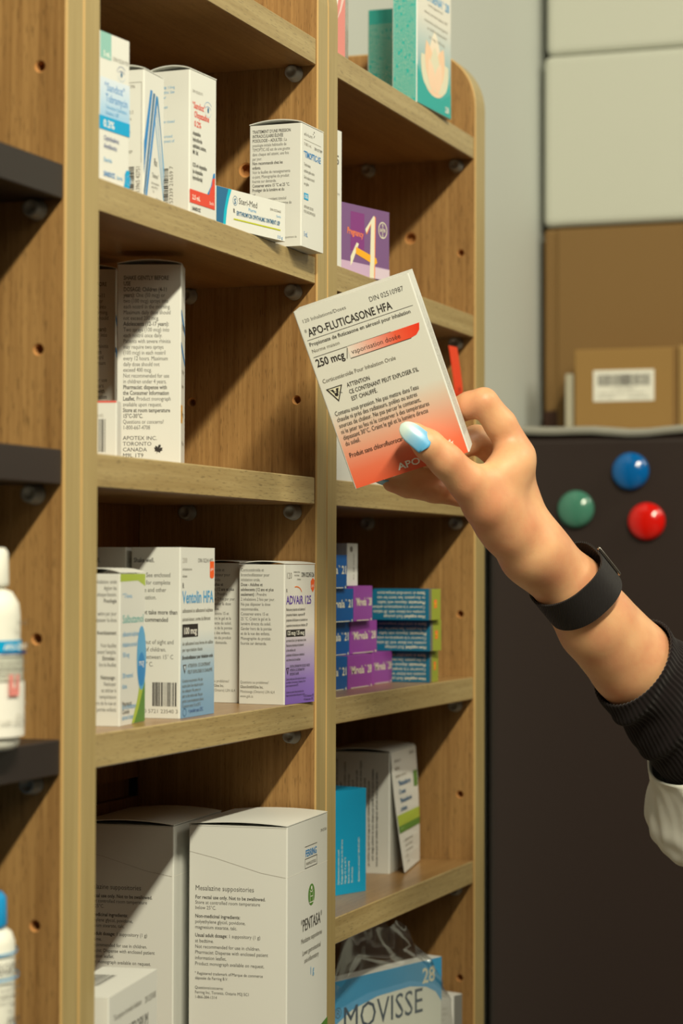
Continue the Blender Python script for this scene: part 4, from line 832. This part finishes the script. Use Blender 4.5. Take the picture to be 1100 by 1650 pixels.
def polish(name, tip, base):
    """blue varnish that pales towards the nail's tip"""
    m = bpy.data.materials.new(name); m.use_nodes = True; nt = m.node_tree; b = nt.nodes['Principled BSDF']
    tc = nd(m, 'ShaderNodeTexCoord'); d = Vector(tip) - Vector(base)
    vm = nd(m, 'ShaderNodeVectorMath', operation='SUBTRACT'); vm.inputs[1].default_value = base
    dp = nd(m, 'ShaderNodeVectorMath', operation='DOT_PRODUCT'); dp.inputs[1].default_value = d / d.length_squared
    nt.links.new(tc.outputs['Object'], vm.inputs[0]); nt.links.new(vm.outputs[0], dp.inputs[0])
    cr = nd(m, 'ShaderNodeValToRGB'); e = cr.color_ramp.elements; e.new(.5)
    for q, (p, c) in zip(e, ((.12, (96, 176, 226)), (.52, (150, 196, 224)), (.80, (200, 220, 216)))): q.position = p; q.color = (*s2l([x / 255 for x in c]), 1)
    nt.links.new(dp.outputs['Value'], cr.inputs[0]); nt.links.new(cr.outputs[0], b.inputs['Base Color'])
    b.inputs['Roughness'].default_value = .28; b.inputs['Coat Weight'].default_value = .25; b.inputs['Coat Roughness'].default_value = .05
    return m
tp, bs_ = (-0.0426, -0.0378, 0.0267), (-0.0274, -0.0396, 0.0142)
nail('thumb_nail', tp, bs_, (.04, -1, .14), .0128, polish('nail_varnish_thumb', tp, bs_))
tp, bs_ = (-0.0588, 0.0215, -0.0063), (-0.0481, 0.0200, -0.0089)
nail('finger_nail', tp, bs_, (-.10, -.35, -1), .0082, polish('nail_varnish_finger', tp, bs_), back=-.0006)

# knitted cuff
def tube(name, rings, n, mat_, parent, fold=None, thick=.0014, capend=True):
    """rings: (centre, axis, r_side, r_depth)"""
    mb = MB(); vs = []; inner = []
    for j, (c, ax, ra, rb) in enumerate(rings):
        c = Vector(c); ax = Vector(ax).normalized(); dpt = (Vector((0, 1, 0)) - ax * ax.y).normalized(); sd_ = ax.cross(dpt)
        for i in range(n):
            a = 2 * pi * i / n; f = fold(j, a, c) if fold else 0
            v = c + sd_ * ((ra + f) * cos(a)) + dpt * ((rb + f) * sin(a)); vs.append(v)
            if j == 0: inner.append(c + sd_ * ((ra + f - thick) * cos(a)) + dpt * ((rb + f - thick) * sin(a)) + ax * .0)
    m_ = len(rings); fs = []
    for j in range(m_ - 1):
        for i in range(n): i2 = (i + 1) % n; fs.append((j * n + i, j * n + i2, (j + 1) * n + i2, (j + 1) * n + i))
    o0 = len(vs); vs += inner
    ax0 = (Vector(rings[3][0]) - Vector(rings[0][0]))
    o1 = len(vs); vs += [v + ax0 for v in inner]
    for i in range(n):
        i2 = (i + 1) % n; fs.append((i2, i, o0 + i, o0 + i2)); fs.append((o0 + i2, o0 + i, o1 + i, o1 + i2))
    if capend: fs.append(tuple((m_ - 1) * n + i for i in range(n)))
    mb.add(vs, fs, mat_); return mb.build(name, parent, smooth=True)
knit = bpy.data.materials.new('black_rib_knit'); knit.use_nodes = True
nt = knit.node_tree; bs = nt.nodes['Principled BSDF']; bs.inputs['Base Color'].default_value = (*s2l((.115, .09, .095)), 1); bs.inputs['Roughness'].default_value = .95; bs.inputs['Specular IOR Level'].default_value = .15
bs.inputs['Sheen Weight'].default_value = .12
path = [((0.1036, 0.0725, -0.1171), .0310), ((0.1087, 0.0765, -0.1224), .0314), ((0.1144, 0.0810, -0.1285), .0306), ((0.1204, 0.0860, -0.1351), .0318), ((0.1260, 0.0900, -0.1424), .0306), ((0.1321, 0.0945, -0.1490), .0326), ((0.1387, 0.0990, -0.1564), .0314), ((0.1468, 0.1060, -0.1657), .0330), ((0.1613, 0.1180, -0.1823), .0335), ((0.1841, 0.1350, -0.2102), .034)]
def spline(path, sub):
    out = []; P_ = [Vector(p) for p, r in path]; Rr = [r for p, r in path]; n = len(P_)
    for i in range(n - 1):
        p0, p1, p2, p3 = P_[max(0, i - 1)], P_[i], P_[i + 1], P_[min(n - 1, i + 2)]; r0, r1, r2, r3 = Rr[max(0, i - 1)], Rr[i], Rr[i + 1], Rr[min(n - 1, i + 2)]
        for k in range(sub):
            t = k / sub; h = lambda a, b, c, d: .5 * (2 * b + (c - a) * t + (2 * a - 5 * b + 4 * c - d) * t * t + (3 * b - a - 3 * c + d) * t ** 3)
            out.append((h(p0, p1, p2, p3), h(r0, r1, r2, r3)))
    out.append((P_[-1], Rr[-1])); return out
def rings_of(path, sub, kd=1.0, axis=None):
    sp = spline(path, sub); out = []
    for j, (p, r) in enumerate(sp):
        a = sp[min(j + 1, len(sp) - 1)][0] - sp[max(j - 1, 0)][0]
        t = j / (len(sp) - 1); out.append((p, axis[0].lerp(axis[1], t) if axis else a, r, r * kd))
    return out
def kfold(j, a, c):
    q = Vector((cos(a) * 1.2, sin(a) * 1.2, j * .10)); rib = .00035 * cos(a * 62)
    grow = min(1, j / 8)
    dia = max(0, sin(j * .30 + 2.2 * cos(a + .6))) ** 3 * .0022
    return rib + grow * (mn.noise(q) * .0040 + dia)
tube('knit_cuff', rings_of(path, 6, 1.0, [Vector((.70, .48, -.525)), Vector((.64, .48, -.60))]), 372, knit, person, kfold)['label'] = 'black ribbed knit cuff'
coat = mat('white_coat_cloth', (232, 232, 224), .85, .2, Sheen_Weight=.2)
path = [((0.1499, 0.1060, -0.1645), .0400), ((0.1547, 0.1090, -0.1723), .0420), ((0.1597, 0.1130, -0.1830), .0485), ((0.1623, 0.1170, -0.1897), .0575), ((0.1667, 0.1220, -0.1935), .0635), ((0.1773, 0.1280, -0.1974), .0600), ((0.1939, 0.1360, -0.2063), .0560), ((0.2118, 0.1500, -0.2344), .054), ((0.2435, 0.1700, -0.2597), .056), ((0.3188, 0.2250, -0.3277), .058), ((0.4507, 0.3200, -0.4451), .062)]
def cfold(j, a, c):
    q = Vector((cos(a) * 1.6, sin(a) * 1.6, j * .07)); g = min(1, j / 5 + .25)
    pl = sin(5 * a + j * .10 + 1.5 * mn.noise(Vector((0, j * .05, 3)))) * .0016
    return g * (mn.noise(q) * .0058 + mn.noise(q * 2.6) * .0022 + pl)
tube('coat_sleeve', rings_of(path, 6, .95, [Vector((.63, .48, -.60)), Vector((.80, .40, -.30))]), 120, coat, person, cfold)['label'] = 'white coat sleeve'

# wrist watch: woven black strap with a metal pin, the case on the far side of the wrist
wat = bpy.data.objects.new('wrist_watch', None); link(wat); wat.matrix_world = HM; wat.empty_display_size = .02
tag(wat, 'black wrist watch with a loose woven strap worn on the reaching arm', 'watch')
strap = bpy.data.materials.new('woven_strap'); strap.use_nodes = True
nt = strap.node_tree; bs = nt.nodes['Principled BSDF']; bs.inputs['Base Color'].default_value = (*s2l((.13, .115, .12)), 1); bs.inputs['Roughness'].default_value = .7
uvn = nd(strap, 'ShaderNodeTexCoord'); wv = nd(strap, 'ShaderNodeTexWave'); wv.wave_type = 'BANDS'; wv.bands_direction = 'X'; wv.inputs['Scale'].default_value = 330; wv.inputs['Distortion'].default_value = .4
bp = nd(strap, 'ShaderNodeBump'); bp.inputs['Strength'].default_value = .8; bp.inputs['Distance'].default_value = .0005
nt.links.new(uvn.outputs['Object'], wv.inputs['Vector']); nt.links.new(wv.outputs['Fac'], bp.inputs['Height']); nt.links.new(bp.outputs[0], bs.inputs['Normal'])
c0 = Vector((0.0641, 0.0420, -0.0692)); ax = (Vector((0.1019, 0.0710, -0.1159)) - Vector((0.0431, 0.0260, -0.0479))).normalized()
dpt = (Vector((0, 1, 0)) - ax * ax.y).normalized(); sdv = ax.cross(dpt)
if sdv.x < 0: sdv = -sdv          # points up and to the right
n = 72; vs = []
for jj, (off, inn) in enumerate(((-.0112, 0), (.0112, 0), (.0112, 1), (-.0112, 1))):
    for i in range(n):
        a = 2 * pi * i / n; ca, sa = cos(a), sin(a)
        ra = .0252 if ca > 0 else .0246; rb = .0268
        k = 2.6; q = (abs(ca) ** k + abs(sa) ** k) ** (-1 / k) if ca > 0 else 1
        x = ra * ca * q - inn * .0013 * ca; y = rb * sa * q - inn * .0013 * sa
        vs.append(c0 + ax * off + sdv * x + dpt * y)
fs = []
for r_ in range(4):
    for i in range(n): i2 = (i + 1) % n; r2 = (r_ + 1) % 4; fs.append((r_ * n + i, r_ * n + i2, r2 * n + i2, r2 * n + i))
mb = MB(); mb.add(vs, fs, strap); o = mb.build('strap', wat, smooth=True); o.modifiers.new('e', 'EDGE_SPLIT').split_angle = radians(50)
bm = bmesh.new(); bm.from_mesh(o.data); bmesh.ops.recalc_face_normals(bm, faces=bm.faces); bm.to_mesh(o.data); bm.free()
def obox(name, c, ex, ey, ez, hx, hy, hz, m, parent, bev):
    mb = MB(); mb.box((-hx, -hy, -hz), (hx, hy, hz), m); o = mb.build(name, parent, bevel=bev, seg=3)
    o.matrix_local = Matrix(((ex.x, ey.x, ez.x, c.x), (ex.y, ey.y, ez.y, c.y), (ex.z, ey.z, ez.z, c.z), (0, 0, 0, 1))); return o
nrm = (sdv * -.08 + dpt * .99).normalized(); tg = ax.cross(nrm)
blk = mat('watch_black', (30, 28, 30), .25, .5)
cse = obox('watch_case', c0 + nrm * .0315, ax, tg, nrm, .0150, .0165, .0045, blk, wat, .004)
obox('watch_glass', c0 + nrm * .0364, ax, tg, nrm, .0125, .0138, .0005, mat('watch_glass', (12, 12, 14), .05, .6), wat, .0004)
mb = MB(); vv, ff = lathe([(.0008, -.0122), (.0011, -.0118), (.0011, .0118), (.0008, .0122)], 14)
pc = c0 + sdv * .0262 + dpt * (-.004)
e2 = ax.cross(sdv).normalized(); e1 = e2.cross(ax)
mb.add([pc + e1 * v[0] + e2 * v[1] + ax * v[2] for v in vv], ff, mat('steel_pin', (170, 164, 158), .25, .5, Metallic=1.0)); mb.build('strap_pin', wat, smooth=True)

# ------------------------------------------------------------------ the carton held in the hand
og = grad('ink_orange_fade', [(.0, (236, 100, 66)), (.010, (235, 120, 88)), (.024, (230, 166, 140)), (.037, (224, 200, 182)), (.046, (220, 219, 210)), (.108, (220, 221, 214))])
rb_ = grad('ink_red_banner', [(.022, (232, 226, 216)), (.036, (236, 176, 160)), (.052, (236, 96, 66)), (.066, (236, 60, 34))], axis=0)
H = 109
def d(x): return H - x
held = carton('held_carton', 'white and orange carton held up between thumb and fingers in front of the shelves', 0, 0, 0, 0, .0705, .0290, .109, lid='flat', frontmat=og,
  front=[('t', 44, d(8.6), 4.2, 'DIN 02510987', 'k', {'w': 21}), ('t', 3, d(7.9), 3.0, '120 Inhalations/Doses', 'dg', {'w': 27}),
         ('t', 2.6, d(16.4), 6.6, '®APO-FLUTICASONE HFA', 'k', {'w': 53, 'bold': True}), ('line', 2.4, d(18.2), 67, d(18.2), .3, 'k'),
         ('t', 2.6, d(22), 3.2, '|Propionate de fluticasone en aérosol pour inhalation|', 'dg', {'w': 62}), ('t', 2.8, d(26), 3.1, 'Norme maison', 'g', {'w': 17}),
         ('line', 2.6, d(28.6), 50, d(28.6), .3, 'k'), ('p', [(23, d(35.6)), (60, d(35.6)), (63.5, d(34.8)), (66, d(32.5)), (67.2, d(28.7)), (23, d(28.7))], rb_),
         ('line', 23, d(35.8), 60, d(35.8), .3, 'k'), ('t', 2.8, d(34.6), 6.6, '250 mcg', 'k', {'w': 17.5, 'bold': True}), ('line', 21, d(35.2), 23, d(29.4), .5, 'g'), ('t', 24.5, d(33.8), 4.2, 'vaporisation dosée', 'k', {'w': 30}),
         ('t', 2.8, d(44.6), 3.4, 'Corticostéroïde Pour Inhalation Orale', 'g', {'w': 45}),
         ('p', [(3.2, d(48.4)), (13.2, d(48.4)), (8.2, d(57.4))], 'k'), ('p', [(4.3, d(49)), (12.1, d(49)), (8.2, d(56.2))], 'cream'), ('p', [(5.6, d(49.6)), (7.2, d(49.6)), (8, d(54))], 'k'), ('p', [(8.8, d(49.6)), (10.6, d(49.6)), (8.4, d(54.6))], 'k'), ('c', 8.2, d(53), 1.1, 1.1, 'k'), ('line', 4.6, d(49.4), 11.8, d(53), .25, 'k'),
         ('para', 15.6, d(51), 4.1, 3.6, ['ATTENTION', "CE CONTENANT PEUT EXPLOSER S'IL", 'EST CHAUFFÉ.'], 'k', {'xs': .70}),
         ('para', 3.4, d(64.9), 3.68, 3.9, ["Contenu sous pression. Ne pas mettre dans l'eau", 'chaude ni près des radiateurs, poêles ou autres', 'sources de chaleur. Ne pas percer le contenant,', 'ni le jeter au feu ni le conserver à des températures', 'dépassant 30°C. Craint le gel et la lumière directe', 'du soleil.'], 'dg', {'xs': .66}),
         ('t', 3.4, d(90.6), 4.1, 'Produit sans chlorofluorocarbones', 'k', {'w': 40}),
         ('t', 28, 2.6, 5.6, 'APOTEX', 'w', {'w': 27, 'bold': True}), ('p', [(60 + a * .9 * 1.1 + b * .5, 7.2 + b * .9 * 1.0) for a, b in leaf], 'w'), ('line', 58, 3, 61, 7, .5, 'w')])
mbr = MB(); put(face_writer(mbr, (.0705, 0, 0), (0, 1, 0), (0, 0, 1), (1, 0, 0)),
  [('para', 3 + 2.3 * j, 10, 3, 1.7, [s], 'g', {'rot': pi / 2, 'w': random.Random(j).uniform(60, 90)}) for j, s in enumerate([' '.join(filler(1, j + 80, 70, 90)) for j in range(9)])])
mbr.build('side_print', held)
ro = radians(18.0); u0 = Vector((cos(ro), 0, sin(ro))); v0 = Vector((-sin(ro), 0, cos(ro)))
n0 = Vector((0, 1, 0))
yw, tl = radians(-6.0), radians(-4.0)
RM = (Matrix.Rotation(yw, 3, v0) @ Matrix.Rotation(-tl, 3, u0)) if False else (Matrix.Rotation(radians(-9.5), 3, v0) @ Matrix.Rotation(radians(8.5), 3, u0))
uu, vv_, nn = RM @ u0, RM @ v0, RM @ n0
c_ = Vector((-0.0687, -0.0100, -0.0103))
HB = Matrix(((uu.x, nn.x, vv_.x, c_.x), (uu.y, nn.y, vv_.y, c_.y), (uu.z, nn.z, vv_.z, c_.z), (0, 0, 0, 1)))
held.matrix_world = HM @ HB
